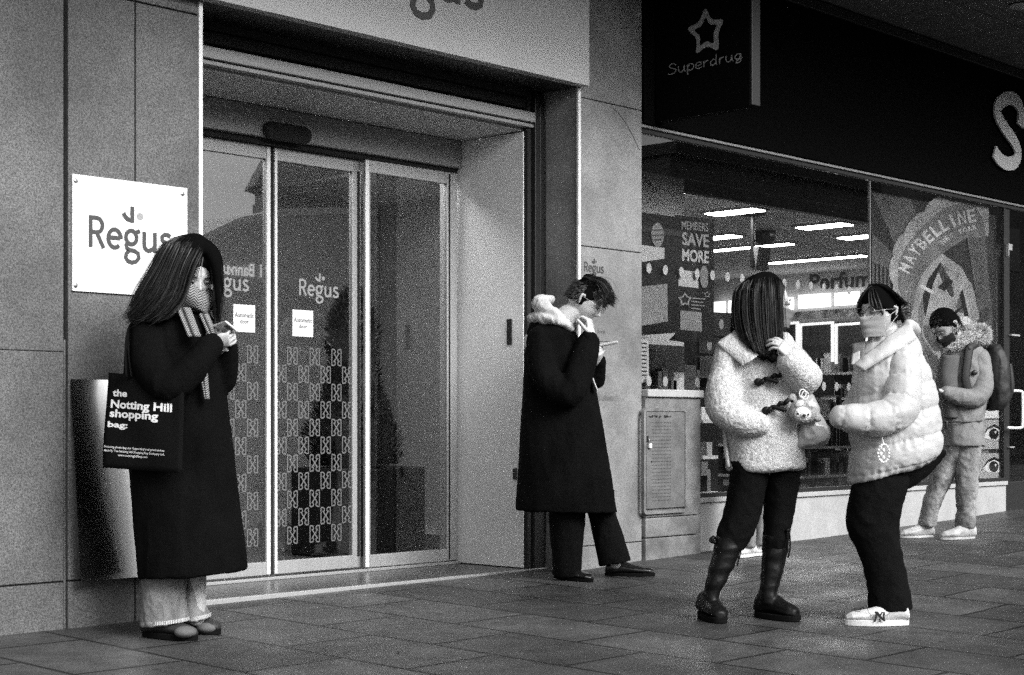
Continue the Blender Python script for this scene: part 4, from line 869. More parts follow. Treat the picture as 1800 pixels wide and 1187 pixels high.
def disp(me, fn):
    n = len(me.vertices); no = [v.normal.copy() for v in me.vertices]
    for v, q in zip(me.vertices, no): v.co = v.co + q * fn(v.co, q)
    me.update(); return me
def folds(amp, sx_=9, sz=2.2, seed=0, fine=.15):
    def fn(c, n):
        p = V((c.x*sx_+seed, c.y*sx_, c.z*sz)); a = noise.noise(p); r_ = 1-abs(noise.noise(p*1.7+V((5, 2, 1))))*2
        return amp*(.6*a + .5*r_ - .3) + amp*fine*noise.noise(c*60)
    return fn
def sil(mb, w_, rows, p=2.3, n=32):
    rs = []
    for r_ in rows:
        Lx, Ly, Rx, Ry, dh = r_[:5]; dd = r_[5] if len(r_) > 5 else 0
        A_, B_ = P(Lx, Ly, w_+dd), P(Rx, Ry, w_+dd); c = (A_+B_)/2; a = (B_-A_)/2; b = VW*dh
        ring = []
        for k_ in range(n):
            q = 2*math.pi*k_/n; cq, sq = math.cos(q), math.sin(q)
            ring.append(c + a*math.copysign(abs(cq)**(2/p), cq) + b*math.copysign(abs(sq)**(2/p), sq))
        rs.append(ring)
    # smooth interpolation between the rows
    out = []
    for i in range(len(rs)-1):
        p0, p1, p2, p3 = rs[max(i-1,0)], rs[i], rs[i+1], rs[min(i+2,len(rs)-1)]
        for s_ in range(4):
            t = s_/4; out.append([.5*((2*b)+(c-a)*t+(2*a-5*b+4*c-d)*t*t+(-a+3*b-3*c+d)*t**3) for a, b, c, d in zip(p0, p1, p2, p3)])
    out.append(rs[-1]); return mb.rings(out)
def frame(fwd, up=UP):
    y = V(fwd).normalized(); x = y.cross(up).normalized(); z = x.cross(y); return Matrix((x, y, z)).transposed()
def head_geo(mb, c, Mh, s=1, nose=1):
    nu, nv = 56, 44; rs = []; g = lambda v, m, w_: math.exp(-((v-m)/w_)**2)
    for i in range(nv+1):
        th = -math.pi/2 + math.pi*(i+.02)/(nv+.04); ring = []
        for j in range(nu):
            q = 2*math.pi*j/nu; x, y, z = .076*math.cos(th)*math.cos(q), .096*math.cos(th)*math.sin(q), .118*math.sin(th)
            if z < -.02:
                t = min(1, (-z-.02)/.095); x *= 1-.30*t**1.4; y = y*(1-.15*t) + .018*t if y > 0 else y*(1-.5*t)
            if y < 0 and z > 0: y *= 1.05
            if y > 0:
                fy = min(1, y/.05); ax = abs(x)
                y -= .006*fy*g(x, 0, .05)*(1 if -.07 < z < .03 else .3)
                y += fy*(.024*nose*g(x, 0, .011)*g(z, -.030, .014) + .014*nose*g(x, 0, .009)*g(z, -.008, .02) + .005*g(x, 0, .04)*g(z, .024, .010)
                  - .011*g(ax, .032, .015)*g(z, .004, .011) + .005*g(ax, .042, .02)*g(z, -.028, .02) + .006*g(x, 0, .02)*g(z, -.060, .007) + .006*g(x, 0, .018)*g(z, -.073, .006) - .004*g(x, 0, .022)*g(z, -.0665, .003) + .008*g(x, 0, .02)*g(z, -.1, .014) - .003*g(x, 0, .02)*g(z, -.085, .006))
            ring.append(c + Mh @ V((x, y, z))*s)
        rs.append(ring)
    mb.rings(rs)
    for sg in (-1, 1):
        mb.tube([c + Mh @ V((sg*.074, -.012, -.03))*s, c + Mh @ V((sg*.082, -.02, -.01))*s, c + Mh @ V((sg*.086, -.022, .014))*s, c + Mh @ V((sg*.079, -.006, .018))*s, c + Mh @ V((sg*.076, .0, .0))*s], [.006*s, .007*s, .007*s, .006*s, .005*s], 8, ref=Mh @ V((1, 0, 0)), sub=3)
def hand_geo(mb, wr, d, nrm, th_side=1, curl=(50, 60, 65, 70), s=1.0, thumb=(.5, .8, .3), spread=.06):
    d = V(d).normalized(); nrm = V(nrm); nrm = (nrm - d*nrm.dot(d)).normalized(); sd_ = d.cross(nrm)*th_side; wr = V(wr)
    rs = []
    for t, wd, tk in ((-.012, .024, .019), (.02, .033, .018), (.055, .040, .016), (.088, .040, .0125)):
        c = wr + d*t*s; rs.append([c + sd_*wd*s*math.cos(q) + nrm*tk*s*math.sin(q) for q in [k_*math.pi/8 for k_ in range(16)]])
    mb.rings(rs)
    for i, L_ in enumerate((.070, .080, .074, .058)):
        off = .031 - .0205*i; b = wr + d*(.082-.004*abs(i-1.2))*s + sd_*off*s; pts = [b - d*.012*s, b]; a_ = 0; dirn = d + sd_*spread*(1.3-i)
        dirn.normalize()
        for k_, fr_ in enumerate((.45, .3, .25)):
            a_ += R(curl[i])*(.55, .75, .5)[k_]; v_ = dirn*math.cos(a_) + nrm*math.sin(a_); pts.append(pts[-1] + v_*L_*fr_*s)
        r0 = (.0085, .0088, .0083, .0073)[i]*s; mb.tube(pts, [r0, r0, r0*.95, r0*.9, r0*.78], 9, ref=sd_, sub=2)
    b = wr + d*.02*s + sd_*.026*s; v1 = (d*thumb[0] + sd_*thumb[1] + nrm*thumb[2]).normalized(); v2 = (v1*.7 + d*.55 + nrm*.2).normalized()
    mb.tube([b, b + v1*.036*s, b + v1*.036*s + v2*.03*s, b + v1*.036*s + v2*.052*s], [.013*s, .0105*s, .0095*s, .0075*s], 9, ref=nrm, sub=2)
def build_body(parent, w_, head, neck, torso, arms, legs, hands=(), voxel=.0045):
    """head=(c, M, s); neck/arms/legs: lists of (px, py, dd, r); hands: argument tuples"""
    mb = MB(); head_geo(mb, *head)
    lim = lambda L_: ([P(a, b, w_+d) for a, b, d, r_ in L_], [r_ for *_, r_ in L_])
    for L_ in [neck, torso] + list(arms) + list(legs): mb.tube(*lim(L_), sides=16)
    for h_ in hands: hand_geo(mb, **h_)
    return bare(fuse(mb, voxel, 2, .4), 'body', M['skin'], parent)
def grid(name, f, nu, nv, m_, parent, uvs=(1, 1), thick=.002, smooth=True):
    me = bpy.data.meshes.new(name); vs_ = [f(i/nu, j/nv) for j in range(nv+1) for i in range(nu+1)]
    fs = [(j*(nu+1)+i, j*(nu+1)+i+1, (j+1)*(nu+1)+i+1, (j+1)*(nu+1)+i) for j in range(nv) for i in range(nu)]
    me.from_pydata([tuple(v) for v in vs_], [], fs); ul = me.uv_layers.new(name='UVMap')
    for p_ in me.polygons:
        for li in p_.loop_indices:
            vi = me.loops[li].vertex_index; ul.data[li].uv = ((vi % (nu+1))/nu*uvs[0], (vi//(nu+1))/nv*uvs[1])
    o = bare(me, name, m_, parent, smooth)
    if thick: q = o.modifiers.new('s', 'SOLIDIFY'); q.thickness = thick; q.offset = 0
    return o
def hs(h, x, z, k_=1.12):
    return h(x*k_, .098*math.sqrt(max(.02, 1-(z/.122)**2-(x/.08)**2))*k_, z*1.06)
def strands(mb, guides, n, wd=.0035, jit=.012, rnd=random, tip=.35, K=9, short=.25, shell=None):
    gs = []; m_ = 21
    for g_ in guides:
        q_ = spline(g_, .01, 4)[0]; gs.append([q_[int(t)]*(1-t%1) + q_[min(len(q_)-1, int(t)+1)]*(t%1) for t in [i*(len(q_)-1)/(m_-1) for i in range(m_)]])
    for _ in range(n):
        i = rnd.randrange(len(gs)-1) if len(gs) > 1 else 0; t = rnd.random(); A_, B_ = gs[i], gs[min(i+1, len(gs)-1)]; off = V((rnd.gauss(0,1), rnd.gauss(0,1), rnd.gauss(0,.6)))*jit
        end = 1 - short*rnd.random()**2; side = V((rnd.uniform(-1,1), rnd.uniform(-1,1), rnd.uniform(-.3,.3))).normalized(); ps = []
        ph = rnd.random()*6; tm = (A_[-1]-A_[0]).normalized(); sdir = V((rnd.gauss(0,1), rnd.gauss(0,1), rnd.gauss(0,1))) - VW*.5; sdir = (sdir - tm*sdir.dot(tm)).normalized(); srad = rnd.uniform(.9, 1.07)
        for k_ in range(K+1):
            u = k_/K*end*(m_-1); j = min(m_-2, int(u)); f_ = u-j; p = (A_[j]*(1-t)+B_[j]*t)*(1-f_) + (A_[j+1]*(1-t)+B_[j+1]*t)*f_
            q = k_/K
            if shell: uu = q*end*(len(shell)-1); jj = min(len(shell)-2, int(uu)); rad_ = shell[jj] + (shell[jj+1]-shell[jj])*(uu-jj); p = p + sdir*(rad_*srad)
            ps.append(p + off*(.35+.8*q) + side*jit*.3*math.sin(ph+q*4))
        n0 = len(mb.v)
        for k_, p in enumerate(ps):
            ww = wd*(1-(1-tip)*(k_/K)**2)*.5; tn = (ps[min(k_+1, K)]-ps[max(k_-1, 0)]).normalized(); s_ = tn.cross(side)
            s_ = s_.normalized() if s_.length > .01 else side; mb.v += [p + s_*ww, p - s_*ww]
        for k_ in range(K): mb.f.append((n0+2*k_, n0+2*k_+1, n0+2*k_+3, n0+2*k_+2))
def from_mesh(me):
    mb = MB(); mb.base = len(me.polygons); mb.v = [v.co.copy() for v in me.vertices]; mb.f = [tuple(p_.vertices) for p_ in me.polygons]; return mb
def cap_geo(mb, c, Mh, s=1, lo=-.02, front=.06, k_=1.09, back=-.06):
    """scalp cap: skull part of the head, swelled; face side open"""
    rs = []; nu, nv = 40, 26
    for i in range(nv+1):
        th = -1.1 + (math.pi/2+1.1)*i/(nv+.05); ring = []
        for j in range(nu):
            q = 2*math.pi*j/nu; x, y, z = .076*math.cos(th)*math.cos(q), .098*math.cos(th)*math.sin(q), .118*math.sin(th)
            zmin = back + (front-back)*max(0, math.sin(q))**.6 if math.sin(q) > 0 else back
            inner = z < zmin
            kk = .88 if inner else k_
            z = max(z, zmin-.02)
            ring.append(c + Mh @ V((x, y, z))*s*kk)
        rs.append(ring)
    return mb.rings(rs)
def shoe(parent, heel, toe, wd, m_up, m_sole, h=.085, st=.022, name='shoe', ankle=None):
    heel, toe = V(heel), V(toe); d = toe-heel; L_ = d.length; d.normalize(); s_ = d.cross(UP).normalized(); mb = MB(); rs = []
    for t, ww, hh in ((0, .30, .55), (.03, .38, .9), (.12, .40, 1.0), (.28, .38, .98), (.42, .40, .82), (.6, .47, .62), (.78, .48, .5), (.92, .38, .4), (1.0, .18, .22)):
        c = heel + d*t*L_ + UP*(st-.004); ring = []
        for k_ in range(20):
            q = 2*math.pi*k_/20; y_ = math.sin(q); ring.append(c + s_*wd*ww*math.copysign(abs(math.cos(q))**.8, math.cos(q))*(1 if y_ < 0 else (1-.35*max(0, y_)**1.5)) + UP*(h*hh*(.5+.5*y_)))
        rs.append(ring)
    mb.rings(rs); up = bare(fuse(mb, .004, 3), name, m_up, parent)
    mb = MB(); out = []
    for k_ in range(32):
        q = 2*math.pi*k_/32; t = .5+.52*math.cos(q); wv = .30+.2*math.sin(min(1, max(0, t))*math.pi*.62)
        out.append(heel + d*t*L_ + s_*wd*wv*1.02*math.sin(q)*1.05)
    mb.rings([[p + UP*.001 for p in out], [p + UP*st*.5 for p in out], [p + UP*st for p in out]]); sl_ = mb.build('sole', m_sole, None, smooth=False, bevel=.003); sl_.parent = up
    return up
def ground_pt(px, py, dz=0):
    p = P(px, py, depth_at(px, py)); p.z = G(p.x, p.y) + dz; return p
def at_depth_ground(px, w_):
    d = ray(px)*w_; return V((d.x, d.y, G(d.x, d.y)))
def slab(name, o, u, v, th, m_, parent=None, bevel=.004):
    u, v = V(u), V(v); n_ = u.cross(v).normalized()*th; mb = MB(); mb.obox(V(o)-u/2-v/2-n_/2, u, v, n_); return mb.build(name, m_, parent, bevel=bevel)
def hl(c, Mh, s=1): return lambda x, y, z: c + Mh @ V((x, y, z))*s
def mask_patch(parent, h, m_, z0=-.018, z1=-.112, push=.008, pleats=3):
    def f(u, v):
        a = (u-.5)*2*1.15; z = z0 + (z1-z0)*v; t = max(0, min(1, (-z-.02)/.095)); rx = .078*(1-.28*t**1.4)*1.03; ry = .098*(1-.1*t)+.012*t
        nose = .022*math.exp(-(a/.3)**2)*math.exp(-((z+.03)/.03)**2) + .012*math.exp(-(a/.5)**2)
        pl = .0022*math.sin(v*math.pi*2*pleats)*(1-abs(u-.5)*1.2)
        return h(math.sin(a)*(rx+.003), math.cos(a)*ry - .004 + nose + push*.5 + pl, z + .012*(1-math.cos(a))*(1 if v < .5 else -1)*.6)
    o = grid('face_mask', f, 24, 18, m_, parent)
    for sg in (-1, 1):
        for z in (z0-.008, z1+.02):
            mb = MB(); a = sg*1.15; mb.tube([h(math.sin(a)*.078, math.cos(a)*.09, z), h(sg*.082, .012, z*.6), h(sg*.088, -.022, .004 if z > -.05 else -.024)], .0009, 6); l_ = mb.build('ear_loop', M['paper'] if m_ != M['maskd'] else m_, None, smooth=True); l_.parent = o
    return o
def glasses(parent, h, r_=.0235, th=.0013):
    root = None
    for sg in (-1, 1):
        mb = MB(); mb.tube([h(sg*.034 + r_*1.08*math.cos(q), .098, .001 + r_*.9*math.sin(q)) for q in [k_*math.pi/10 for k_ in range(21)]], th, 6, sub=1, round_ends=False)
        mb.tube([h(sg*.058, .097, .006), h(sg*.082, .05, .008), h(sg*.085, -.01, .008)], th, 6)
        if sg < 0: mb.tube([h(-.011, .1, .003), h(0, .104, .006), h(.011, .1, .003)], th, 6)
        o = mb.build('glasses' if root is None else 'rim', M['wire'], parent if root is None else None, smooth=True)
        if root is None: root = o
        else: o.parent = root
    return root
def eyes(parent, h):
    for sg in (-1, 1):
        mb = MB(); mb.ell(h(sg*.032, .0835, .003), (.013, .013, .0075)); o = mb.build('eye', M['eyew'], parent, smooth=True)
        mb = MB(); mb.ell(h(sg*.032, .092, .003), (.006, .006, .006)); i_ = mb.build('iris', M['eye'], None, smooth=True); i_.parent = o
        mb = MB(); mb.tube([h(sg*.018, .096, .021), h(sg*.032, .097, .026), h(sg*.05, .086, .022)], [.002, .003, .0018], 6); mb.build('eyebrow', M['hair'], parent, smooth=True)
# ---------------------------------------------------------------- A: woman on the left in the long black coat
rn = random.Random(21)
wA = depth_at(300, 1119)
pA_ = at_depth_ground(315, wA)
A_ = empty('person', pA_, 'person in long black coat and herringbone scarf, tote on the shoulder, looking at phone', 'person')
fA = RT*.50 - VW*.75 - UP*.34; MA = frame(fA); cA = P(338, 487, wA); hA = hl(cA, MA, 1.0)
aR = P(386, 598, wA-.13)
build_body(A_, wA, (cA, MA, 1.0), [(333, 510, .02, .05), (320, 560, .03, .058)], [(312, 585, .02, (.17, .09)), (312, 700, .02, (.13, .1)), (320, 790, .02, (.15, .12)), (320, 830, .02, (.14, .11))],
  [[(258, 585, -.1, .04), (262, 640, -.17, .04), (298, 678, -.22, .04), (345, 640, -.2, .034), (372, 604, -.16, .026)], [(372, 590, .12, .045), (392, 665, .06, .04), (396, 625, -.04, .032), (392, 606, -.08, .026)]],
  [[(300, 820, -.02, .07), (290, 960, -.02, .055), (292, 1090, -.02, .04)], [(335, 820, .06, .07), (340, 960, .06, .06), (345, 1085, .06, .04)]],
  hands=[dict(wr=P(370, 601, wA-.16), d=RT*.9+UP*.12+VW*.1, nrm=UP*.55+VW*.7, th_side=-1, curl=(55, 70, 75, 80), s=.92), dict(wr=P(401, 612, wA-.05), d=UP*.35-RT*.35-VW*.6, nrm=UP*.7-RT*.4, th_side=1, curl=(40, 55, 60, 60), s=.85)])
eyes(A_, hA)
mb = MB(); sil(mb, wA, [(268,541,350,538,.06,.03),(238,556,368,550,.10,.02),(226,580,384,575,.14,.01),(221,620,391,615,.155),(220,660,396,655,.16),(222,720,400,715,.165),(226,790,409,780,.175),(230,850,417,840,.185),(235,910,424,900,.195),(241,965,430,955,.205),(246,1015,433,1002,.215)])
mb.tube([P(258,585,wA-.1), P(262,640,wA-.17), P(298,678,wA-.22), P(345,640,wA-.2), P(372,607,wA-.165)], [.07,.075,.075,.062,.052], 18)
mb.tube([P(372,590,wA+.1), P(388,640,wA+.06), P(392,672,wA+.02), P(400,640,wA-.03), P(404,612,wA-.06)], [.06,.06,.058,.05,.042], 18)
bare(disp(fuse(mb, .009, 4), folds(.012, 7, 1.6, 3)), 'coat', M['coatk'], A_)
mb = MB(); sil(mb, wA, [(262,548,348,546,.09,.02),(285,528,352,530,.08,.02),(300,520,350,522,.07,.02)]); bare(fuse(mb, .008, 3), 'coat_collar', M['coatk'], A_)
# scarf: a wrap round the neck and two hanging tails
def neck_wrap(u, v):
    a = (u*1.25-.15)*math.pi; c = P(326, 0, wA) ; c.z = 0
    y_ = 512 + 40*v + 10*math.sin(u*9); p = P(333, y_, wA); rr = .088 + .022*math.sin(v*math.pi) + .01*math.sin(u*14+v*3)
    return p + RT*rr*math.cos(a)*.95 - VW*rr*math.sin(a) + UP*(.018*math.cos(a))
grid('scarf', neck_wrap, 40, 12, M['herring'], A_, (13, 6), .012)
def tail(p0, p1, w0_, w1, dd0, dd1, sg):
    def f(u, v):
        px = p0[0]+(p1[0]-p0[0])*v + (w0_+(w1-w0_)*v)*(u-.5); py = p0[1]+(p1[1]-p0[1])*v
        return P(px, py, wA+dd0+(dd1-dd0)*v) - VW*.012*math.cos(u*math.pi*3)
    return f
grid('scarf_tail', tail((322,541), (342,592), 22, 20, -.125, -.2, 1), 10, 16, M['herring'], A_, (3.5, 9), .008)
grid('scarf_tail', tail((358,552), (375,592), 14, 12, -.07, -.14, 1), 6, 12, M['herring'], A_, (2, 8), .008)
grid('scarf_tail', tail((354,628), (364,702), 14, 5, -.185, -.175, 1), 8, 16, M['herring'], A_, (1.5, 12), .008)
grid('face_cover', lambda u, v: hA(math.sin((u-.5)*2.6)*.079*(1-.15*v), math.cos((u-.5)*2.6)*.096+.018*math.exp(-((u-.5)/.15)**2)*(1-v)+.006, -.068-.06*v), 20, 12, M['herring'], A_, (9, 6), .004)
# hair
mb = MB(); cap_geo(mb, cA, MA, 1.04, k_=1.12, front=.075, back=-.1)
gA = [[(356,428,-.04),(378,450,-.02),(384,500,.0),(380,545,.0),(388,590,-.02)], [(346,424,-.06),(367,440,-.08),(380,470,-.08),(384,510,-.07),(386,566,-.07)]]
gB = [[(348,424,-.05),(338,440,-.11),(321,475,-.13),(309,520,-.14),(290,548,-.16),(276,560,-.17)], [(345,423,-.04),(326,440,-.11),(310,480,-.13),(290,525,-.15),(260,556,-.16),(240,566,-.15)],
      [(342,423,-.03),(312,440,-.09),(292,480,-.11),(268,522,-.13),(248,548,-.12),(232,558,-.10)], [(338,423,.0),(302,440,-.02),(280,480,-.04),(256,520,-.06),(243,546,-.06),(230,562,-.05)], [(336,424,.04),(302,442,.06),(282,485,.05),(260,522,.03),(248,546,.02),(236,556,.0)]]
cv = lambda g_: [P(a, b, wA+d) for a, b, d in g_]
for g_ in gA[:1]+[gA[1]]: mb.tube(cv(g_), [.03, .03, .026, .02, .008], 10)
for g_ in gB: mb.tube(cv(g_), [.035, .045, .045, .042, .03, .012], 12)
hb_ = from_mesh(fuse(mb, .007, 14)); strands(hb_, [cv(g_) for g_ in gB], 3600, .0024, .008, rn, shell=(.036, .045, .045, .043, .034, .014), short=.25); strands(hb_, [[q + (V((0,0,-.02))+RT*-.015)*(i/len(g_))**2 for i, q in enumerate(cv(g_))] for g_ in gB], 420, .002, .02, rn, short=.15); strands(hb_, [cv(g_) for g_ in gA], 400, .0028, .012, rn, short=.5)
strands(hb_, [[hA(-.0, .08, .11), hA(.02, .11, .06), hA(.02, .108, .02)], [hA(.05, .08, .1), hA(.06, .09, .05), hA(.066, .08, .0)]], 50, .002, .006, rn)
hb_.build('hair', M['hair'], A_, smooth=True)
mb = MB(); tips = [[p for p in cv([(a+4, b+0, d-.01) for a, b, d in g_][-3:])] for g_ in gB]; strands(mb, tips, 260, .0025, .010, rn); strands(mb, [cv(g_) for g_ in gB], 380, .0024, .005, rn, short=.3, shell=(.037, .047, .048, .046, .036, .022)); mb.build('hair_end', M['hairb'], A_, smooth=True)
# jeans and shoes
mb = MB(); sil(mb, wA, [(252,960,330,960,.09,-.03),(250,1010,331,1010,.09,-.03),(252,1060,326,1058,.095,-.03),(248,1101,333,1092,.1,-.03)], 2.2)
jm = fuse(mb, .007, 2); o = bare(disp(jm, folds(.012, 10, 7, 9, .3)), 'trouser_leg', M['denim'], A_)
mb = MB(); sil(mb, wA, [(322,960,360,960,.07,.08),(324,1010,358,1010,.07,.08),(326,1050,355,1050,.075,.08),(326,1094,371,1086,.085,.08)], 2.2)
o2_ = bare(disp(fuse(mb, .007, 2), folds(.01, 10, 7, 4, .3)), 'trouser_leg', M['denim'], A_)
for (x0, y0, x1, y1, dd, dh), po_ in (((249,1098,333,1090,-.03,.1), o), ((327,1091,371,1083,.08,.085), o2_)):
    mb = MB(); p0, p1 = P(x0, y0, wA+dd), P(x1, y1, wA+dd); c = (p0+p1)/2; a = (p1-p0)/2*1.02
    for i in range(44):
        q = math.pi + math.pi*i/44; q2 = q+.04; e = [c + a*math.cos(t) + VW*(dh+.003)*math.sin(t) for t in (q, q2)]
        mb.add([e[0], e[1], e[1]+UP*.016, e[0]+UP*.016], [(0,1,2,3)])
    h__ = mb.build('hem_stitching', M['hem'], None); h__.parent = po_
wS = wA-.03
s1 = shoe(A_, at_depth_ground(252, wS+.02), at_depth_ground(345, wS-.08), .105, M['shoek'], M['sole'], .09, .026); s2 = shoe(A_, at_depth_ground(318, wS+.17), at_depth_ground(386, wS+.1), .10, M['shoek'], M['sole'], .09, .026)
for s__, (a, b), (dx, dy) in ((s1, (326, 1110), (-.02, 0)), (s2, (364, 1102), (0, 0))):
    mb = MB(); mb.ell(P(a, b+1, wS-.1 if s__ is s1 else wS+.1), (.05, .046, .026)); bb = bare(fuse(mb, .005, 2), 'toe_patch', M['suede'], None); bb.parent = s__
# phone
ph = P(394, 578, wA-.12); u_ = (P(415, 573, wA-.2)-P(379, 585, wA-.05)); u_ = u_.normalized()*.145; v_ = V(u_).cross(VW*.8+UP*.6).normalized()*.072
o = slab('phone', ph, u_, v_, .009, M['phone']); o.location = (0,0,0); tag(o, 'pale cased phone held up by the woman with the herringbone scarf', 'phone')
nn = u_.cross(v_).normalized(); nn = nn if nn.dot(-VW) > 0 else -nn
slab('camera_block', ph + nn*.006 + u_*.32 - v_*.1*0, u_*.22, v_*.5, .003, M['phoned'], o, .001)
# tote bag
B0, B1, B2, B3 = P(180, 822, wA-.16), P(318, 832, wA-.28), P(322, 665, wA-.26), P(190, 655, wA-.14)
bf = quad(B0, B1, B2, B3)
r = empty('tote_bag', P(250, 830, wA-.2), 'black canvas tote bag with bold pale lettering hanging from the left shoulder', 'bag')
bn_ = (B1-B0).cross(B3-B0).normalized(); bn_ = bn_ if bn_.dot(-VW) > 0 else -bn_
def bagf(u, v): return bf(u, v) + bn_*(.012*math.sin(math.pi*u)*math.sin(math.pi*(1-v*.8)) + .004*math.sin(u*9+v*5))
mb = MB(); n = 16; fr_ = [[bagf(i/n, j/n) for i in range(n+1)] for j in range(n+1)]; bk = [[bf(i/n, j/n) - bn_*(.012+.03*math.sin(math.pi*i/n)*(1-j/n)) for i in range(n+1)] for j in range(n+1)]
mb.rings([fr_[j] + bk[j][::-1] for j in range(n+1)]); mb.build('bag_body', M['bag'], r, smooth=True)
mb = MB(); tp = lambda u0, v0, u1, v1: (lambda u, v: bagf(u0+(u1-u0)*u, v0+(v1-v0)*v) + bn_*.0025)
text_on(mb, 'the', tp(.08, .755, .29, .83), .03); text_on(mb, 'Notting Hill', tp(.065, .605, .87, .72), .03); text_on(mb, 'shopping', tp(.06, .51, .71, .62), .03); text_on(mb, 'bag:', tp(.045, .41, .31, .49), .03)
text_on(mb, 'Reducing plastic bag use. Supporting local good causes.', tp(.02, .205, .80, .235), .01); text_on(mb, 'Made by The Notting Hill Shopping Bag Company Ltd.', tp(.02, .165, .80, .195), .01); text_on(mb, 'www.nottinghillbag.com', tp(.2, .125, .58, .155), .01)
mb.build('lettering', mat('bag_print', .7, .8), r)
for dx, dd in ((0, -.13), (9, -.03)):
    mb = MB(); st0 = P(222+dx, 660, wA-.2+dd*.2); pts = [st0, P(221+dx*.5, 610, wA-.17+dd*.3), P(228, 574, wA-.12), P(245, 562, wA-.05)]
    mb.tube(pts, [(.004, .014)]*4, 8); mb.build('strap', M['bag'], r, smooth=True)
# ---------------------------------------------------------------- B: man in the middle, bowed over his phone
rn = random.Random(31)
wB = depth_at(1025, 1018)
B_ = empty('person', at_depth_ground(1000, wB), 'person with white hood and long black coat, chin on fist, bowed over a phone', 'person')
fB = RT*.83 - VW*.10 - UP*.56; MB_ = frame(fB); sB = 1.1; cB = P(1029, 528, wB); hB = hl(cB, MB_, sB)
slv = [(948,600,-.13),(962,660,-.2),(1003,690,-.24),(1022,640,-.2),(1038,597,-.15)]; slv2 = [(990,600,.12),(1026,650,.11),(1047,667,.05),(1052,640,-.02),(1051,630,-.05)]
build_body(B_, wB, (cB, MB_, sB), [(1022, 545, 0, .054), (1000, 552, 0, .06), (972, 580, .01, .07)], [(965, 600, 0, (.15, .1)), (985, 700, 0, (.12, .1)), (1000, 800, 0, (.14, .12)), (1000, 860, 0, (.13, .11))],
  [[(a, b, d, .036) for a, b, d in slv], [(a, b, d, .026) for a, b, d in slv2]],
  [[(990, 850, -.04, .06), (996, 940, -.04, .05), (997, 1008, -.04, .036)], [(1030, 850, .07, .06), (1066, 930, .07, .045), (1082, 990, .05, .034)]],
  hands=[dict(wr=P(1040, 592, wB-.15), d=UP*.95-RT*.16+VW*.1, nrm=-RT*.8+VW*.3, th_side=1, curl=(80, 90, 95, 95), s=1.18), dict(wr=P(1050, 637, wB-.05), d=UP*.45+RT*.15-VW*.5, nrm=UP*.7-VW*.1-RT*.5, th_side=1, curl=(60, 65, 70, 70), s=.95)])
eyes(B_, hB); glasses(B_, hB, .024, .0015)
mb = MB(); sil(mb, wB, [(945,552,985,566,.09,.02),(934,566,1006,578,.13,.01),(927,590,1016,594,.16),(923,630,1030,630,.17),(919,680,1046,680,.18),(915,740,1058,740,.19),(912,800,1068,800,.20),(909,850,1078,850,.21),(907,885,1085,890,.215),(907,897,1087,901,.215)])
mb.tube([P(948,598,wB-.12), P(958,660,wB-.19), P(1000,692,wB-.24), P(1022,645,wB-.2), P(1036,603,wB-.15)], [.075,.085,.085,.08,.07], 18)
mb.tube([P(990,600,wB+.12), P(1026,650,wB+.11), P(1048,668,wB+.05), P(1053,640,wB-.02), P(1052,632,wB-.04)], [.07,.065,.055,.046,.042], 18)
bare(disp(fuse(mb, .009, 4), folds(.014, 7, 1.6, 13)), 'coat', M['coatk'], B_)
mb = MB(); mb.ell(P(1034, 598, wB-.15), (.07, .06, .045), frame(UP+RT*-.2)); cf = bare(fuse(mb, .007, 2), 'cuff', M['coatk'], B_)
# white hood lying round the neck
mb = MB(); mb.tube([P(1000,572,wB-.10), P(975,552,wB-.13), P(952,538,wB-.08), P(948,532,wB+.02), P(965,528,wB+.09)], [(.024,.03),(.036,.035),(.045,.04),(.045,.05),(.03,.04)], 14)
mb.tube([P(1003,576,wB-.10), P(982,562,wB-.12), P(958,560,wB-.10), P(940,560,wB-.02)], [(.02,.03),(.036,.045),(.04,.05),(.034,.05)], 14)
bare(disp(fuse(mb, .007, 2), folds(.012, 12, 12, 5, .0)), 'hood', M['hoodie'], B_)
mb = MB(); mb.tube([P(1033,626,wB-.06), P(1038,655,wB-.1), P(1048,683,wB-.12)], [(.006,.03)]*3, 8); mb.build('hoodie_front', M['hoodie'], B_, smooth=True)
# hair: swept volume on top, short sides
mb = MB(); cap_geo(mb, cB, MB_, sB, k_=1.09, front=.062, back=-.035)
mb.tube([hB(0,-.05,.1), hB(0,.03,.105), hB(0,.075,.088), hB(.0,.09,.075)], [.034,.036,.026,.01], 14)
for sg in (-1, 1): mb.tube([hB(sg*.042,-.05,.08), hB(sg*.045,.03,.085), hB(sg*.04,.07,.075)], [.032,.03,.014], 12)
hb_ = from_mesh(fuse(mb, .006, 3))
g_ = [[hB(x, -.06, .1), hB(x*1.1, .02, .155-abs(x)*.6), hB(x*1.2, .08, .125-abs(x)*.5), hB(x*1.1+.012, .108, .085)] for x in (-.075, -.05, -.02, .02, .05, .075)]
strands(hb_, g_, 260, .0028, .012, rn, short=.9)
for _ in range(1500):
    x = rn.uniform(-.07, .07); y = rn.uniform(-.06, .1); p0 = hB(x, y, .1-abs(x)*.5); d_ = V((rn.uniform(-.03,.03), rn.uniform(.0,.06), rn.uniform(.02,.07)-max(0,y)*.6)); p1 = p0 + MB_ @ d_*.6; p2 = p0 + MB_ @ V((d_.x*1.6, d_.y*1.3, d_.z*.9))*.9; s_ = (p2-p0).cross(VW).normalized()*.0016; hb_.add([p0-s_, p0+s_, p1+s_, p1-s_, p2], [(0,1,2,3),(3,2,4)])
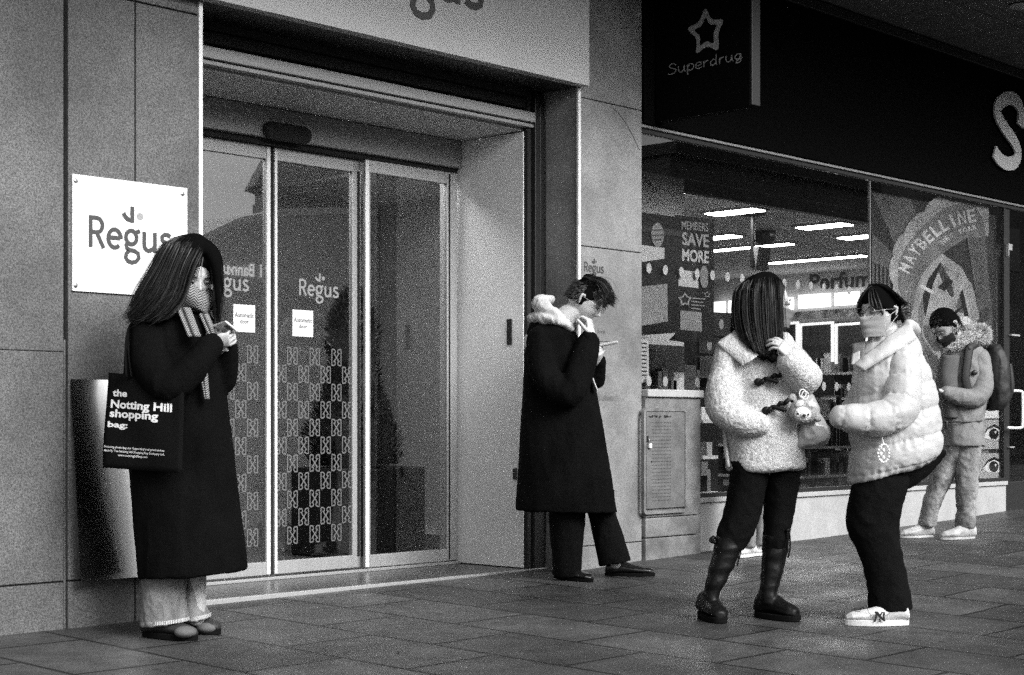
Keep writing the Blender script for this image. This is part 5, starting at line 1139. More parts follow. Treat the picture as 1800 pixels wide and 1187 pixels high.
for _ in range(500):
    a = rn.uniform(-2.9, -.2); z = rn.uniform(-.03, .07); d0 = V((math.cos(a)*.079*(1-.5*max(0,z)), math.sin(a)*.1, z)); p0 = hB(*d0); p1 = hB(*(d0*1.12 + V((0, -.004, -.018)))); s_ = (p1-p0).cross(VW).normalized()*.0015; hb_.add([p0-s_, p0+s_, p1], [(0,1,2)])
for _ in range(900):
    q = rn.random(); sg = rn.choice((-1, 1)); p0 = hB(sg*(.03+.045*rn.random()), .02+.07*rn.random(), .045+.05*q); a_ = rn.uniform(0, 6.28); d_ = V((sg*rn.uniform(0,.02), rn.uniform(-.01,.03), -rn.uniform(.005,.035))); p1 = p0 + MB_ @ d_; p2 = p1 + MB_ @ V((math.cos(a_)*.012, math.sin(a_)*.014, -.006)); s_ = (p2-p0).cross(VW).normalized()*.0017; hb_.add([p0-s_, p0+s_, p1+s_, p1-s_, p2], [(0,1,2,3),(3,2,4)])
hb_.build('hair', M['hair'], B_, smooth=True)
mb = MB(); sil(mb, wB, [(962,860,1030,860,.12,-.04),(965,905,1029,905,.11,-.04),(968,955,1025,955,.1,-.04),(972,1000,1022,1000,.1,-.04),(973,1012,1022,1012,.1,-.04)]); bare(disp(fuse(mb, .007, 2), folds(.01, 9, 5, 2)), 'trouser_leg', M['trk'], B_)
mb = MB(); sil(mb, wB, [(1018,860,1080,860,.11,.08),(1034,905,1083,902,.1,.08),(1042,945,1094,932,.095,.07),(1048,970,1101,958,.095,.06),(1052,995,1108,984,.095,.05)]); bare(disp(fuse(mb, .007, 2), folds(.01, 9, 5, 7)), 'trouser_leg', M['trk'], B_)
shoe(B_, at_depth_ground(975, wB+.03), at_depth_ground(1041, wB-.16), .10, M['leather'], M['sole'], .08, .02); shoe(B_, at_depth_ground(1064, wB+.16), at_depth_ground(1150, wB+.12), .10, M['leather'], M['sole'], .085, .02)
u_ = (P(1087, 602, wB-.12)-P(1040, 611, wB-.04)); ph = P(1064, 606, wB-.09); v_ = (VW - UP*.06).normalized()*.072
tag(slab('phone', ph, u_.normalized()*.155, v_, .013, M['phone']), 'pale edged phone lying nearly flat in the hand of the bowed man', 'phone')
# ---------------------------------------------------------------- C: woman in the pale fleece duffle jacket
rn = random.Random(41)
wC = depth_at(1300, 1086)
C_ = empty('person', at_depth_ground(1310, wC), 'person with long straight dark hair in a pale fleece toggle jacket and black lace-up boots', 'person')
fC = RT*.9 + VW*.1 - UP*.10; MC = frame(fC); cC = P(1351, 533, wC); hC = hl(cC, MC, 1.0)
sl1 = [(1283,625,-.06),(1272,680,-.12),(1272,722,-.14),(1300,742,-.17),(1335,748,-.17)]; sl2 = [(1385,625,.02),(1408,650,-.03),(1412,668,-.12),(1396,652,-.19),(1388,630,-.2)]
build_body(C_, wC, (cC, MC, 1.0), [(1345, 550, 0, .05), (1340, 590, 0, .056)], [(1335, 615, 0, (.15, .09)), (1340, 700, 0, (.12, .09)), (1343, 760, 0, (.14, .11)), (1343, 800, 0, (.13, .1))],
  [[(a, b, d, .04) for a, b, d in sl1], [(a, b, d, .034) for a, b, d in sl2]],
  [[(1316, 830, -.03, .06), (1290, 930, -.05, .05), (1262, 1010, -.08, .035), (1250, 1070, -.08, .03)], [(1372, 830, .03, .06), (1366, 940, .0, .045), (1355, 1010, -.01, .035), (1350, 1065, -.02, .03)]],
  hands=[dict(wr=P(1396, 630, wC-.225), d=UP*.68-RT*.68-VW*.05, nrm=VW*.6-UP*.5-RT*.4, th_side=-1, curl=(35, 40, 45, 50), s=1.05)])
eyes(C_, hC); glasses(C_, hC, .024, .0012); mask_patch(C_, hC, mat('grey_mask', .13, .8, bump=.3), -.022, -.108, .014, 3)
tedd = lambda c, n: .0022*noise.noise(c*48) + .0035*noise.noise(c*105+V((3,1,7))) + .012*(noise.noise(V((c.x*8, c.y*8, c.z*8)))-.1) 
mb = MB(); sil(mb, wC, [(1305,582,1385,584,.09,.01),(1282,596,1398,598,.13,.0),(1269,625,1404,625,.15),(1266,670,1405,668,.155),(1268,720,1406,715,.16),(1272,770,1410,765,.17),(1276,805,1412,800,.175),(1278,824,1413,820,.175),(1290,829,1400,827,.155)])
mb.tube([P(1283,622,wC-.05), P(1272,680,wC-.11), P(1274,722,wC-.15), P(1302,738,wC-.175), P(1332,745,wC-.18)], [.075,.084,.086,.075,.06], 18)
mb.tube([P(1386,622,wC+.0), P(1405,655,wC-.04), P(1412,664,wC-.11), P(1400,650,wC-.17), P(1391,637,wC-.2)], [.075,.085,.09,.083,.072], 18)
bare(disp(fuse(mb, .0065, 2), tedd), 'fleece_jacket', M['teddy'], C_)
def plate3(pts_, dd, th, m_, name, parent, vox=.006, fn=None):
    mb = MB(); f_ = [P(a, b, wC+dd+(e[0] if e else 0)) for a, b, *e in pts_]; mb.poly(f_, -VW, th); me = fuse(mb, vox, 2); 
    if fn: disp(me, fn)
    return bare(me, name, m_, parent)
mb = MB()
Q = quad(P(1262,604,wC-.10), P(1306,646,wC-.2), P(1337,624,wC-.19), P(1296,578,wC-.05)); n = 10
tp_ = [[Q(i/n, j/n) - VW*(.02*math.sin(math.pi*j/n)) for i in range(n+1)] for j in range(n+1)]; bt = [[p + VW*.028 for p in r_] for r_ in tp_]
mb.rings([tp_[j] + bt[j][::-1] for j in range(n+1)]); bare(disp(fuse(mb, .006, 2), tedd), 'collar', M['teddy'], C_)
mb = MB(); Q = quad(P(1350,632,wC-.19), P(1372,640,wC-.19), P(1400,600,wC-.05), P(1380,590,wC-.08)); tp_ = [[Q(i/n, j/n) for i in range(n+1)] for j in range(n+1)]; bt = [[p + VW*.028 for p in r_] for r_ in tp_]
mb.rings([tp_[j] + bt[j][::-1] for j in range(n+1)]); bare(disp(fuse(mb, .006, 2), tedd), 'collar', M['teddy'], C_)
for (x0, y0, x1, y1) in ((1333, 672, 1384, 654), (1347, 722, 1392, 702), (1362, 628, 1370, 634)):
    mb = MB(); d0 = -.175 if y0 > 640 else -.2; K_ = 9
    if x1 - x0 > 20:
        mb.tube([P(x0+(x1-x0)*i/K_, y0+(y1-y0)*i/K_+2.2*math.sin(i*2.2), wC+d0-.008*(i % 2)) for i in range(K_+1)], [.009+.003*(i % 2) for i in range(K_+1)], 8, sub=2)
        mb.tube([P(x0+14, y0-6, wC+d0-.012), P(x0+32, y0-1, wC+d0-.02)], .011, 8)
    c = P(x0, y0, wC+d0-.004); mb.ell(c, (.022, .008, .02), Matrix((RT, VW, UP)).transposed(), 10, 6); mb.ell(P(x1, y1, wC+d0), (.014, .006, .014), Matrix((RT, VW, UP)).transposed(), 10, 6)
    mb.build('toggle', M['boot'], C_, smooth=True)
mb = MB(); mb.tube([P(1273,752,wC-.05), P(1276,790,wC-.07), P(1280,818,wC-.07)], [(.010,.02)]*3, 8); mb.build('lining_edge', M['hoodie'], C_, smooth=True)
# hair
mb = MB(); cap_geo(mb, cC, MC, 1.0, k_=1.07, front=.088, back=-.1)
gC = [[(1350,489,0),(1362,498,-.06),(1366,520,-.09),(1366,560,-.11),(1366,598,-.14)], [(1350,489,-.02),(1358,500,-.1),(1360,530,-.125),(1362,570,-.12),(1370,600,-.14)], [(1348,489,-.02),(1348,500,-.11),(1350,540,-.135),(1352,590,-.15),(1358,632,-.175)],
      [(1345,489,-.01),(1330,502,-.11),(1328,545,-.13),(1333,590,-.15),(1342,628,-.18)], [(1342,489,.0),(1316,508,-.08),(1311,550,-.10),(1316,590,-.12),(1327,612,-.17)], [(1342,490,.02),(1309,512,-.02),(1304,550,-.03),(1304,575,-.05),(1308,592,-.08)], [(1344,490,.05),(1310,515,.05),(1304,550,.04),(1296,580,.03)]]
cv = lambda g_: [P(a, b, wC+d) for a, b, d in g_]
for g_ in gC[1:]: mb.tube(cv(g_), [.034,.044,.044,.038,.02][:len(g_)], 12)
hb_ = from_mesh(fuse(mb, .006, 22)); strands(hb_, [cv(g_) for g_ in gC[1:]], 3600, .0024, .007, rn, short=.12, shell=(.035, .045, .045, .040, .022)); strands(hb_, [[q + V((0,0,-.02))*(i/len(g_))**2 for i, q in enumerate(cv(g_))] for g_ in gC[1:6]], 300, .002, .014, rn, short=.2); strands(hb_, [cv(gC[0]), cv(gC[1])], 500, .0028, .006, rn, short=.3)
hb_.build('hair', M['hair'], C_, smooth=True)
# trousers and boots
mb = MB(); sil(mb, wC, [(1280,810,1352,810,.12,-.03),(1282,850,1348,850,.11,-.03),(1272,900,1338,900,.1,-.04),(1260,935,1324,938,.09,-.05),(1258,965,1306,968,.075,-.05)]); bare(disp(fuse(mb, .007, 2), folds(.01, 8, 8, 2)), 'trouser_leg', M['trk'], C_)
mb = MB(); sil(mb, wC, [(1335,810,1408,810,.12,.03),(1340,850,1404,850,.11,.03),(1343,900,1396,900,.095,.02),(1342,940,1388,940,.08,.0),(1341,965,1384,965,.07,.0)]); bare(disp(fuse(mb, .007, 2), folds(.01, 8, 8, 6)), 'trouser_leg', M['trk'], C_)
def boot(rows, heel, toe, wd, seed, cuff_y):
    mb = MB(); sil(mb, wC, rows, 2.1); d_ = V(toe)-V(heel); L_ = d_.length; d = d_.normalized(); s_ = d.cross(UP).normalized(); rs = []
    for t, ww, hh in ((-.02,.35,.085),(.05,.46,.11),(.25,.47,.12),(.45,.46,.10),(.65,.5,.075),(.85,.48,.062),(.97,.32,.045),(1.0,.2,.035)):
        c = V(heel)+d*t*L_+UP*.02; rs.append([c + s_*wd*ww*math.cos(q)*(1 if math.sin(q) < 0 else .85) + UP*(hh*(.5+.5*math.sin(q))) for q in [k_*math.pi/10 for k_ in range(20)]])
    mb.rings(rs); b_ = bare(disp(fuse(mb, .006, 3), lambda c, n: .006*noise.noise(V((c.x*9+seed, c.y*9, c.z*32))) ), 'boot', M['boot'], C_)
    mb = MB(); out = []
    for k_ in range(36):
        q = 2*math.pi*k_/36; t = .48+.55*math.cos(q); out.append(V(heel)+d*t*L_+s_*wd*(.48+.04*math.cos(q))*math.copysign(abs(math.sin(q))**.7, math.sin(q)))
    mb.rings([[p+UP*.001 for p in out], [p+UP*.03 for p in out]]); so2 = mb.build('sole', M['sole'], None, bevel=.005); so2.parent = b_
    for k_ in range(9):
        t = .62-.07*k_ if k_ < 5 else .3; z = .07+.022*k_; c = V(heel)+d*t*L_ + UP*z
    return b_
b1 = boot([(1258,942,1310,944,.075,-.06),(1252,975,1298,978,.07,-.07),(1243,1010,1282,1012,.062,-.08),(1237,1040,1266,1042,.058,-.08),(1236,1062,1264,1062,.06,-.08)], at_depth_ground(1236, wC+.02), at_depth_ground(1268, wC-.22), .11, 1, 944)
b2 = boot([(1340,940,1388,942,.068,.0),(1339,975,1383,978,.066,.0),(1337,1010,1375,1010,.06,-.01),(1335,1040,1367,1040,.056,-.02),(1334,1060,1368,1060,.06,-.02)], at_depth_ground(1333, wC+.03), at_depth_ground(1403, wC-.13), .11, 5, 942)
for b_, pts_ in ((b1, [(1298,955),(1300,970),(1296,985),(1294,995)]), (b2, [(1386,938),(1387,955),(1386,970),(1383,980)])):
    mb = MB(); mb.tube([P(a+2, b, wC-.06) for a, b in pts_], .004, 6); mb.tube([P(a-2, b-4, wC-.075) for a, b in pts_[:3]], .004, 6); mb.ell(P(pts_[0][0]-1, pts_[0][1]-6, wC-.07), (.014,.01,.008)); l_ = mb.build('lace', M['boot'], None, smooth=True); l_.parent = b_
mb = MB(); mb.tube([P(1254,945,wC-.06), P(1250,950,wC-.07), P(1256,953,wC-.1)], [.01,.012,.01], 8); l_ = mb.build('buckle', M['boot'], None, smooth=True); l_.parent = b1
# plush charm and plastic bag
r = empty('plush_charm', P(1412, 745, wC-.2), 'small brown teddy bear charm with pale muzzle and bow hanging at the fleece jacket', 'toy')
MM = Matrix((RT, VW, UP)).transposed(); pf = lambda c, n: .003*noise.noise(c*160)
mb = MB(); mb.ell(P(1411,724,wC-.2), (.066,.05,.06), MM); mb.ell(P(1393,700,wC-.18), (.022,.016,.022), MM); mb.ell(P(1437,735,wC-.18), (.02,.016,.02), MM); bare(disp(fuse(mb, .004, 2), pf), 'head', M['plush'], r)
mb = MB(); mb.ell(P(1411,728,wC-.238), (.040,.02,.036), MM); mb.ell(P(1413,730,wC-.25), (.02,.016,.016), MM); bare(disp(fuse(mb, .003, 2), pf), 'muzzle', M['plushl'], r)
mb = MB(); mb.ell(P(1405,710,wC-.235), (.023,.016,.015), frame(VW, UP*.8-RT*.5)); mb.ell(P(1425,712,wC-.235), (.022,.016,.018), MM); bare(fuse(mb, .003, 2), 'bow', M['plushl'], r)
for a, b, s_ in ((1402.5, 727.5, .0055), (1421, 729, .0045)): mb = MB(); mb.ell(P(a, b, wC-.262), (s_, s_, s_*1.2), MM); mb.build('eye', M['eye'], r, smooth=True)
mb = MB(); mb.ell(P(1414, 730.5, wC-.268), (.009, .006, .007), MM); mb.build('nose', M['eye'], r, smooth=True)
mb = MB()
for k_ in range(2): c = P(1411+k_*4, 692+k_*3, wC-.2); mb.tube([c + RT*.016*math.cos(q) + UP*.02*math.sin(q) for q in [j*math.pi/6 for j in range(13)]], .0028, 6, sub=1, round_ends=False)
mb.build('key_ring', M['alub'], r, smooth=True)
mb = MB(); sil(mb, wC, [(1398,692,1422,686,.02,-.1),(1402,712,1434,706,.035,-.1),(1406,740,1446,738,.045,-.1),(1404,765,1460,760,.05,-.1),(1400,782,1452,778,.04,-.1),(1404,786,1436,786,.02,-.1)])
pb = bare(disp(fuse(mb, .006, 1), lambda c, n: .012*(1-2*abs(noise.noise(c*16)))-.004), 'carrier_bag', M['plastic'], None); tag(pb, 'crumpled grey plastic carrier bag behind the small bear charm', 'bag')
# ---------------------------------------------------------------- D: woman in the cream puffer jacket
rn = random.Random(51)
wD = depth_at(1545, 1094)
D_ = empty('person', at_depth_ground(1545, wD), 'person with glasses and clipped back dark hair in a cream puffer jacket and white trainers', 'person')
fD = -RT*.80 - VW*.52 - UP*.10; MD = frame(fD); cD = P(1547, 548, wD); hD = hl(cD, MD, 1.02)
build_body(D_, wD, (cD, MD, 1.02), [(1556, 570, .02, .05), (1570, 610, .02, .06)], [(1572, 640, .0, (.14, .1)), (1570, 720, 0, (.14, .11)), (1566, 770, 0, (.14, .12)), (1560, 800, 0, (.12, .1))],
  [[(1590, 650, -.1, .045), (1586, 715, -.15, .045), (1560, 738, -.2, .04), (1500, 738, -.22, .034)], [(1545, 640, .1, .045), (1520, 700, .1, .04), (1490, 735, .05, .03)]],
  [[(1548, 830, -.04, .06), (1536, 930, -.05, .05), (1562, 1070, -.05, .036)], [(1540, 830, .09, .06), (1530, 930, .09, .05), (1550, 1050, .1, .036)]])
eyes(D_, hD); glasses(D_, hD, .027, .0013); mask_patch(D_, hD, M['mask'], -.016, -.112, .010, 3)
def puffs(z0, dz, slant, amp=.02, along=None, off=0):
    def fn(c, n):
        s_ = (c - cD).dot(RT); t = (c.z - z0 + slant*s_ + .012*math.sin(c.x*6+off))/dz; q = abs(math.sin(math.pi*t)); 
        cr = .003*noise.noise(V((c.x*14, c.y*14, c.z*26))) + .003*(1-2*abs(noise.noise(V((s_*22+c.z*9, c.z*30, 3))))) + .008*(1-q)*noise.noise(V((s_*45, c.z*6, c.y*20)))
        return amp*(q**.45 - .75) + cr + .008*noise.noise(c*7)
    return fn
mb = MB(); sil(mb, wD, [(1530,592,1592,576,.07,.02),(1512,614,1607,592,.1,.02),(1503,640,1622,625,.14,.01),(1500,680,1636,660,.16),(1498,720,1645,705,.17),(1497,770,1651,745,.18),(1494,815,1654,780,.185),(1491,838,1645,805,.18),(1494,850,1615,820,.16)])
bare(disp(fuse(mb, .007, 3), puffs(P(0,640,wD).z, .125, -.18, .012)), 'puffer_jacket', M['puff'], D_)
jk = bpy.data.objects[-1] if False else [o for o in D_.children if o.name.startswith('puffer_jacket')][0]
def sleeve(pts_, rad, seg, name='sleeve', amp=.0075, seed=0):
    mb = MB(); pp, rr = spline([P(a, b, wD+d) for a, b, d in pts_], [(r_, r_) for r_ in rad], 6); mb.tube(pts=[p for p in pp], rad=[r_ for r_ in rr], sides=22, sub=1); me = fuse(mb, .007, 3)
    L = [0]
    for a, b in zip(pp, pp[1:]): L.append(L[-1] + (b-a).length)
    def fn(c, n):
        k_ = min(range(len(pp)), key=lambda i: (pp[i]-c).length_squared); k0 = max(0, k_-1); k1 = min(len(pp)-1, k_+1); d = pp[k1]-pp[k0]; t = L[k_] + (c-pp[k_]).dot(d.normalized()); q = abs(math.sin(math.pi*t/seg+seed))
        return amp*(q**.45-.75) + .005*noise.noise(V((c.x*14, c.y*14, c.z*20))) + .006*(1-q)*noise.noise(c*50)
    s_ = bare(disp(me, fn), name, M['puff'], None); s_.parent = jk; return s_
sleeve([(1588,632,-.08),(1588,672,-.13),(1583,712,-.17),(1562,732,-.2),(1525,738,-.21),(1494,735,-.22),(1480,733,-.22)], [.076,.088,.092,.086,.079,.07,.058], .11)
sleeve([(1535,640,.08),(1520,690,.1),(1500,725,.06),(1482,735,-.02)], [.06,.07,.07,.055], .12, seed=.5)
mb = MB()
for (x0, y0, x1, y1, d0, d1) in ((1503,628,1600,572,-.10,-.05),):
    Q = quad(P(1500,640,wD-.12), P(1520,652,wD-.15), P(1612,596,wD-.08), P(1596,564,wD-.03)); n = 12
    tp_ = [[Q(i/n, j/n) - VW*(.03*math.sin(math.pi*j/n)+.02*math.sin(math.pi*i/n)) for i in range(n+1)] for j in range(n+1)]; bt = [[p + VW*.045 for p in r_] for r_ in tp_]; mb.rings([tp_[j]+bt[j][::-1] for j in range(n+1)])
mb.tube([P(1598,572,wD-.03), P(1606,580,wD+.05), P(1585,582,wD+.12)], [.03,.035,.03], 12)
cl = bare(disp(fuse(mb, .006, 3), lambda c, n: .006*noise.noise(c*22)), 'collar', M['puff'], None); cl.parent = jk
mb = MB(); Q = quad(P(1497,640,wD-.1), P(1512,650,wD-.12), P(1512,616,wD-.08), P(1499,622,wD-.07)); tp_ = [[Q(i/6, j/6) for i in range(7)] for j in range(7)]; bt = [[p + VW*.02 for p in r_] for r_ in tp_]; mb.rings([tp_[j]+bt[j][::-1] for j in range(7)]); cl = bare(fuse(mb, .004, 2), 'lapel', M['puff'], None); cl.parent = jk
mb = MB(); Q = quad(P(1500,628,wD-.02), P(1516,640,wD-.06), P(1522,600,wD-.04), P(1500,604,wD-.02)); tp_ = [[Q(i/6, j/6) for i in range(7)] for j in range(7)]; bt = [[p + VW*.03 for p in r_] for r_ in tp_]; mb.rings([tp_[j]+bt[j][::-1] for j in range(7)]); bare(fuse(mb, .005, 2), 'inner_collar', M['parka'], D_)
r = empty('bead_charm', P(1552, 795, wD-.2), 'ring of clear beads hanging from the pocket of the cream puffer jacket', 'charm')
mb = MB(); cc = P(1553, 797, wD-.215)
for k_ in range(16): q = 2*math.pi*k_/16; mb.ell(cc + RT*.026*math.cos(q) + UP*.042*math.sin(q) - VW*.004*(k_ % 2), (.006,)*3, None, 8, 6)
for k_ in range(5): mb.ell(cc - RT*.012 + UP*(.03-.016*k_) + RT*.012*(k_ % 2), (.009,.007,.009), None, 8, 6)
mb.build('beads', M['bead'], r, smooth=True); mb = MB(); mb.tube([cc+UP*.042, cc+UP*.09-RT*.01], .003, 6); mb.build('cord', M['bead'], r, smooth=True)
# hair: cap, parted fringe, clip and tail
mb = MB(); cap_geo(mb, cD, MD, 1.04, k_=1.1, front=.05, back=-.05); mb.ell(hD(0,-.075,.02), (.05,.04,.05)); 
hb_ = from_mesh(fuse(mb, .006, 3))
g1 = [[hD(x*.2, .03, .13), hD(x*.9, .0, .118-abs(x)*.3), hD(x*1.15, -.05, .07-abs(x)*.4), hD(x*.5, -.115, .02)] for x in (-.1,-.075,-.05,-.02,.02,.05,.075,.1)]
strands(hb_, g1, 1700, .0026, .004, rn, short=.1)
for sg, n_ in ((-1, 420), (1, 420)):
    strands(hb_, [[hs(hD, sg*.002, .118), hs(hD, sg*.03, .096), hs(hD, sg*.056, .045), hs(hD, sg*.068, -.02)], [hs(hD, sg*.002, .116), hs(hD, sg*.022, .094), hs(hD, sg*.042, .055), hs(hD, sg*.055, .012)], [hs(hD, sg*.001, .114), hs(hD, sg*.012, .09), hs(hD, sg*.026, .055), hs(hD, sg*.034, .032)]], n_, .0028, .004, rn, short=.25)
strands(hb_, [[hD(.02, -.1, .03), P(1602,580,wD+.06), P(1614,620,wD+.12), P(1632,665,wD+.16), P(1645,695,wD+.17)], [hD(-.02, -.1, .03), P(1598,585,wD+.04), P(1606,630,wD+.1), P(1622,680,wD+.15), P(1636,700,wD+.17)]], 420, .0035, .010, rn)
hb_.build('hair', M['hair'], D_, smooth=True)
mb = MB(); cc = P(1592, 542, wD-.05)
for k_ in range(4): mb.tube([cc + UP*(.02-.014*k_) - RT*.012, cc + UP*(.026-.014*k_) + RT*.012 - VW*.02, cc + UP*(.012-.014*k_) + RT*.024], .0045, 8)
mb.ell(cc + RT*.012 - UP*.028, (.016,.014,.014)); mb.build('hair_clip', M['nail'], D_, smooth=True)
# trousers, garment tail and trainers
mb = MB(); sil(mb, wD, [(1516,828,1590,822,.10,-.03),(1500,850,1596,845,.12,-.03),(1492,885,1588,880,.115,-.04),(1489,915,1581,912,.105,-.05),(1494,940,1580,940,.1,-.05),(1508,975,1587,975,.095,-.05),(1520,1010,1593,1010,.095,-.05),(1526,1045,1599,1045,.1,-.05),(1529,1074,1602,1070,.105,-.05)], 2.2)
bare(disp(fuse(mb, .007, 2), folds(.012, 7, 6, 4)), 'trouser_leg', M['trk'], D_)
mb = MB(); sil(mb, wD, [(1512,835,1570,835,.08,.07),(1496,900,1560,900,.095,.09),(1500,940,1560,940,.09,.09),(1520,1000,1575,1000,.085,.1),(1526,1052,1580,1050,.09,.1)], 2.2); bare(disp(fuse(mb, .007, 2), folds(.01, 7, 6, 8)), 'trouser_leg', M['trk'], D_)
mb = MB(); mb.tube([P(1555,835,wD+.03), P(1598,830,wD+.06), P(1632,810,wD+.08), P(1657,797,wD+.08)], [(.09,.05),(.075,.05),(.05,.035),(.022,.02)], 14); bare(disp(fuse(mb, .007, 2), folds(.008, 9, 9, 2)), 'garment_tail', M['trk'], D_)
h0, t0 = at_depth_ground(1596, wD-.10), at_depth_ground(1486, wD-.12)
sh = shoe(D_, h0, t0, .105, M['shoew'], M['shoew'], .09, .03); shoe(D_, at_depth_ground(1575, wD+.28), at_depth_ground(1488, wD+.22), .10, M['shoew'], M['shoew'], .09, .03)
d_ = (t0-h0).normalized(); s_ = -(d_.cross(UP)).normalized(); s_ = s_ if s_.dot(-VW) > 0 else -s_
mb = MB(); fN = lambda u, v: P(1536 + 21*u, 1093 - 18*v, wD-.172 - .000)
strokes(mb, [(.16,[(.18,.95),(.2,.5),(.08,.06)]), (.2,[(.1,.98),(.55,.45),(.93,.06)]), (.16,[(.85,.95),(.83,.5),(.84,.2)]), (.13,[(.28,.98),(.52,.6),(.5,.04)]), (.13,[(.72,.98),(.52,.6)]), (.08,[(.0,.02),(.2,.04)]), (.08,[(.4,.02),(.6,.04)])], .1, fN, -VW, .0004)
l_ = mb.build('logo', M['black'], None); l_.parent = sh
mb = MB()
for L_ in ([(1493,1071),(1500,1074),(1511,1075),(1513,1069)], [(1524,1068),(1527,1076),(1532,1083)], [(1558,1083),(1564,1078)]): mb.tube([P(a, b, wD-.165) for a, b in L_], .0013, 6)
l_ = mb.build('seam_line', M['black'], None, smooth=True); l_.parent = sh
# ---------------------------------------------------------------- E: man at the back with parka and backpack
rn = random.Random(61)
wE = depth_at(1685, 946)
E_ = empty('person', at_depth_ground(1685, wE), 'person in a grey fur hooded parka and pale jeans looking down in the background', 'person')
fE = -RT*.72 - VW*.35 - UP*.75; ME = frame(fE); cE = P(1663, 572, wE); hE = hl(cE, ME, 1.08)
build_body(E_, wE, (cE, ME, 1.08), [(1672, 582, .0, .05), (1690, 608, .02, .06)], [(1692, 625, 0, (.15, .1)), (1692, 720, 0, (.14, .11)), (1690, 790, 0, (.14, .12))],
  [[(1722, 635, -.08, .045), (1722, 690, -.12, .042), (1690, 695, -.2, .036), (1662, 690, -.22, .028)], [(1670, 640, .1, .04), (1655, 690, .05, .035), (1650, 690, -.05, .03)]],
  [[(1678, 780, .03, .06), (1650, 860, .04, .05), (1622, 928, .05, .04)], [(1699, 780, -.04, .06), (1698, 860, -.04, .055), (1695, 930, -.04, .04)]],
  hands=[dict(wr=P(1660, 690, wE-.22), d=-RT*.8+UP*.2-VW*.1, nrm=UP*.8-RT*.3, th_side=1, curl=(40,50,50,55), s=1)], voxel=.006)
eyes(E_, hE); mask_patch(E_, hE, M['maskd'], -.03, -.105)
mb = MB(); sil(mb, wE, [(1672,606,1712,598,.1),(1657,622,1728,612,.15),(1648,650,1736,645,.17),(1647,690,1737,690,.175),(1650,730,1730,730,.175),(1652,760,1727,760,.18),(1653,784,1729,784,.185)])
jE = bare(disp(fuse(mb, .01, 3), folds(.016, 6, 5, 3, .1)), 'parka', M['parka'], E_)
mb = MB(); sil(mb, wE, [(1655,625,1690,625,.06,-.12),(1650,660,1686,660,.06,-.13),(1655,700,1684,700,.06,-.135),(1660,735,1684,735,.06,-.13)]); o = bare(fuse(mb, .009, 2), 'front_panel', M['parkad'], None); o.parent = jE
mb = MB(); mb.tube([P(1722,630,wE-.08), P(1727,672,wE-.12), P(1718,698,wE-.17), P(1690,698,wE-.21), P(1664,690,wE-.22)], [.075,.08,.075,.065,.05], 16); o = bare(disp(fuse(mb, .009, 2), folds(.010, 9, 9, 8, .1)), 'sleeve', M['parka'], None); o.parent = jE
mb = MB(); a = P(1714, 655, wE-.2); mb.ell(a + VW*.012, (.022,.012,.018), MM); o = mb.build('sleeve_badge', M['dark'], None, smooth=True); o.parent = jE
mb = MB(); mb.tube([P(1648,740,wE-.16), P(1690,742,wE-.185), P(1726,740,wE-.15)], .006, 6); mb.tube([P(1664,742,wE-.2), P(1664,752,wE-.2)], .012, 6); o = mb.build('waist_cord', M['dark'], None, smooth=True); o.parent = jE
mb = MB(); mb.tube([P(1676,610,wE-.12), P(1694,603,wE-.12), P(1714,592,wE-.05), P(1722,588,wE+.04), P(1706,584,wE+.12)], [.025,.04,.066,.07,.045], 14); fm = from_mesh(fuse(mb, .009, 2))
vs0 = list(range(0, len(fm.v)));
for _ in range(5000):
    p = fm.v[rn.choice(vs0)]; c = P(1714, 592, wE); d = (p-c).normalized()*rn.uniform(.01,.035) + V((rn.uniform(-1,1), rn.uniform(-1,1), rn.uniform(-1.3,.6)))*.011; s_ = d.cross(VW).normalized()*.0028; fm.add([p-s_, p+s_, p+d], [(0,1,2)])
o = fm.build('fur_hood', M['fur'], None, smooth=True); o.parent = jE
mb = MB(); cap_geo(mb, cE, ME, 1.08, k_=1.1, front=.06, back=-.03); hb_ = from_mesh(fuse(mb, .006, 2))
for _ in range(1800):
    a = rn.uniform(0, 6.28); th = rn.uniform(-.5, 1.5); d0 = V((math.cos(a)*math.cos(th)*.08, math.sin(a)*math.cos(th)*.1, math.sin(th)*.122))
    if d0.y > .03 and d0.z < .055: continue
    p0 = hE(*d0); p1 = hE(*(d0*1.17 + V((rn.uniform(-.014,.014), rn.uniform(0,.02), -.012)))); s_ = (p1-p0).cross(VW).normalized()*.002; hb_.add([p0-s_, p0+s_, p1], [(0,1,2)])
hb_.build('hair', M['hair'], E_, smooth=True)
mb = MB(); sil(mb, wE, [(1652,775,1700,775,.12,.03),(1648,800,1696,800,.11,.03),(1633,850,1670,850,.095,.04),(1622,890,1652,890,.09,.04),(1613,925,1643,925,.09,.05)]); bare(disp(fuse(mb, .009, 2), folds(.013, 8, 9, 2, .3)), 'trouser_leg', M['denim2'], E_)
mb = MB(); sil(mb, wE, [(1675,775,1724,775,.12,-.04),(1678,800,1722,800,.11,-.04),(1680,850,1718,850,.095,-.04),(1682,890,1714,890,.09,-.04),(1681,928,1713,928,.09,-.04)]); bare(disp(fuse(mb, .009, 2), folds(.013, 8, 9, 12, .3)), 'trouser_leg', M['denim2'], E_)
shoe(E_, at_depth_ground(1640, wE+.06), at_depth_ground(1582, wE+.0), .11, M['sockw'], M['sockw'], .105, .018); shoe(E_, at_depth_ground(1713, wE-.05), at_depth_ground(1654, wE-.13), .11, M['sockw'], M['sockw'], .11, .018)
r = empty('backpack', P(1752, 720, wE), 'large black backpack worn over the fur hooded parka', 'bag')
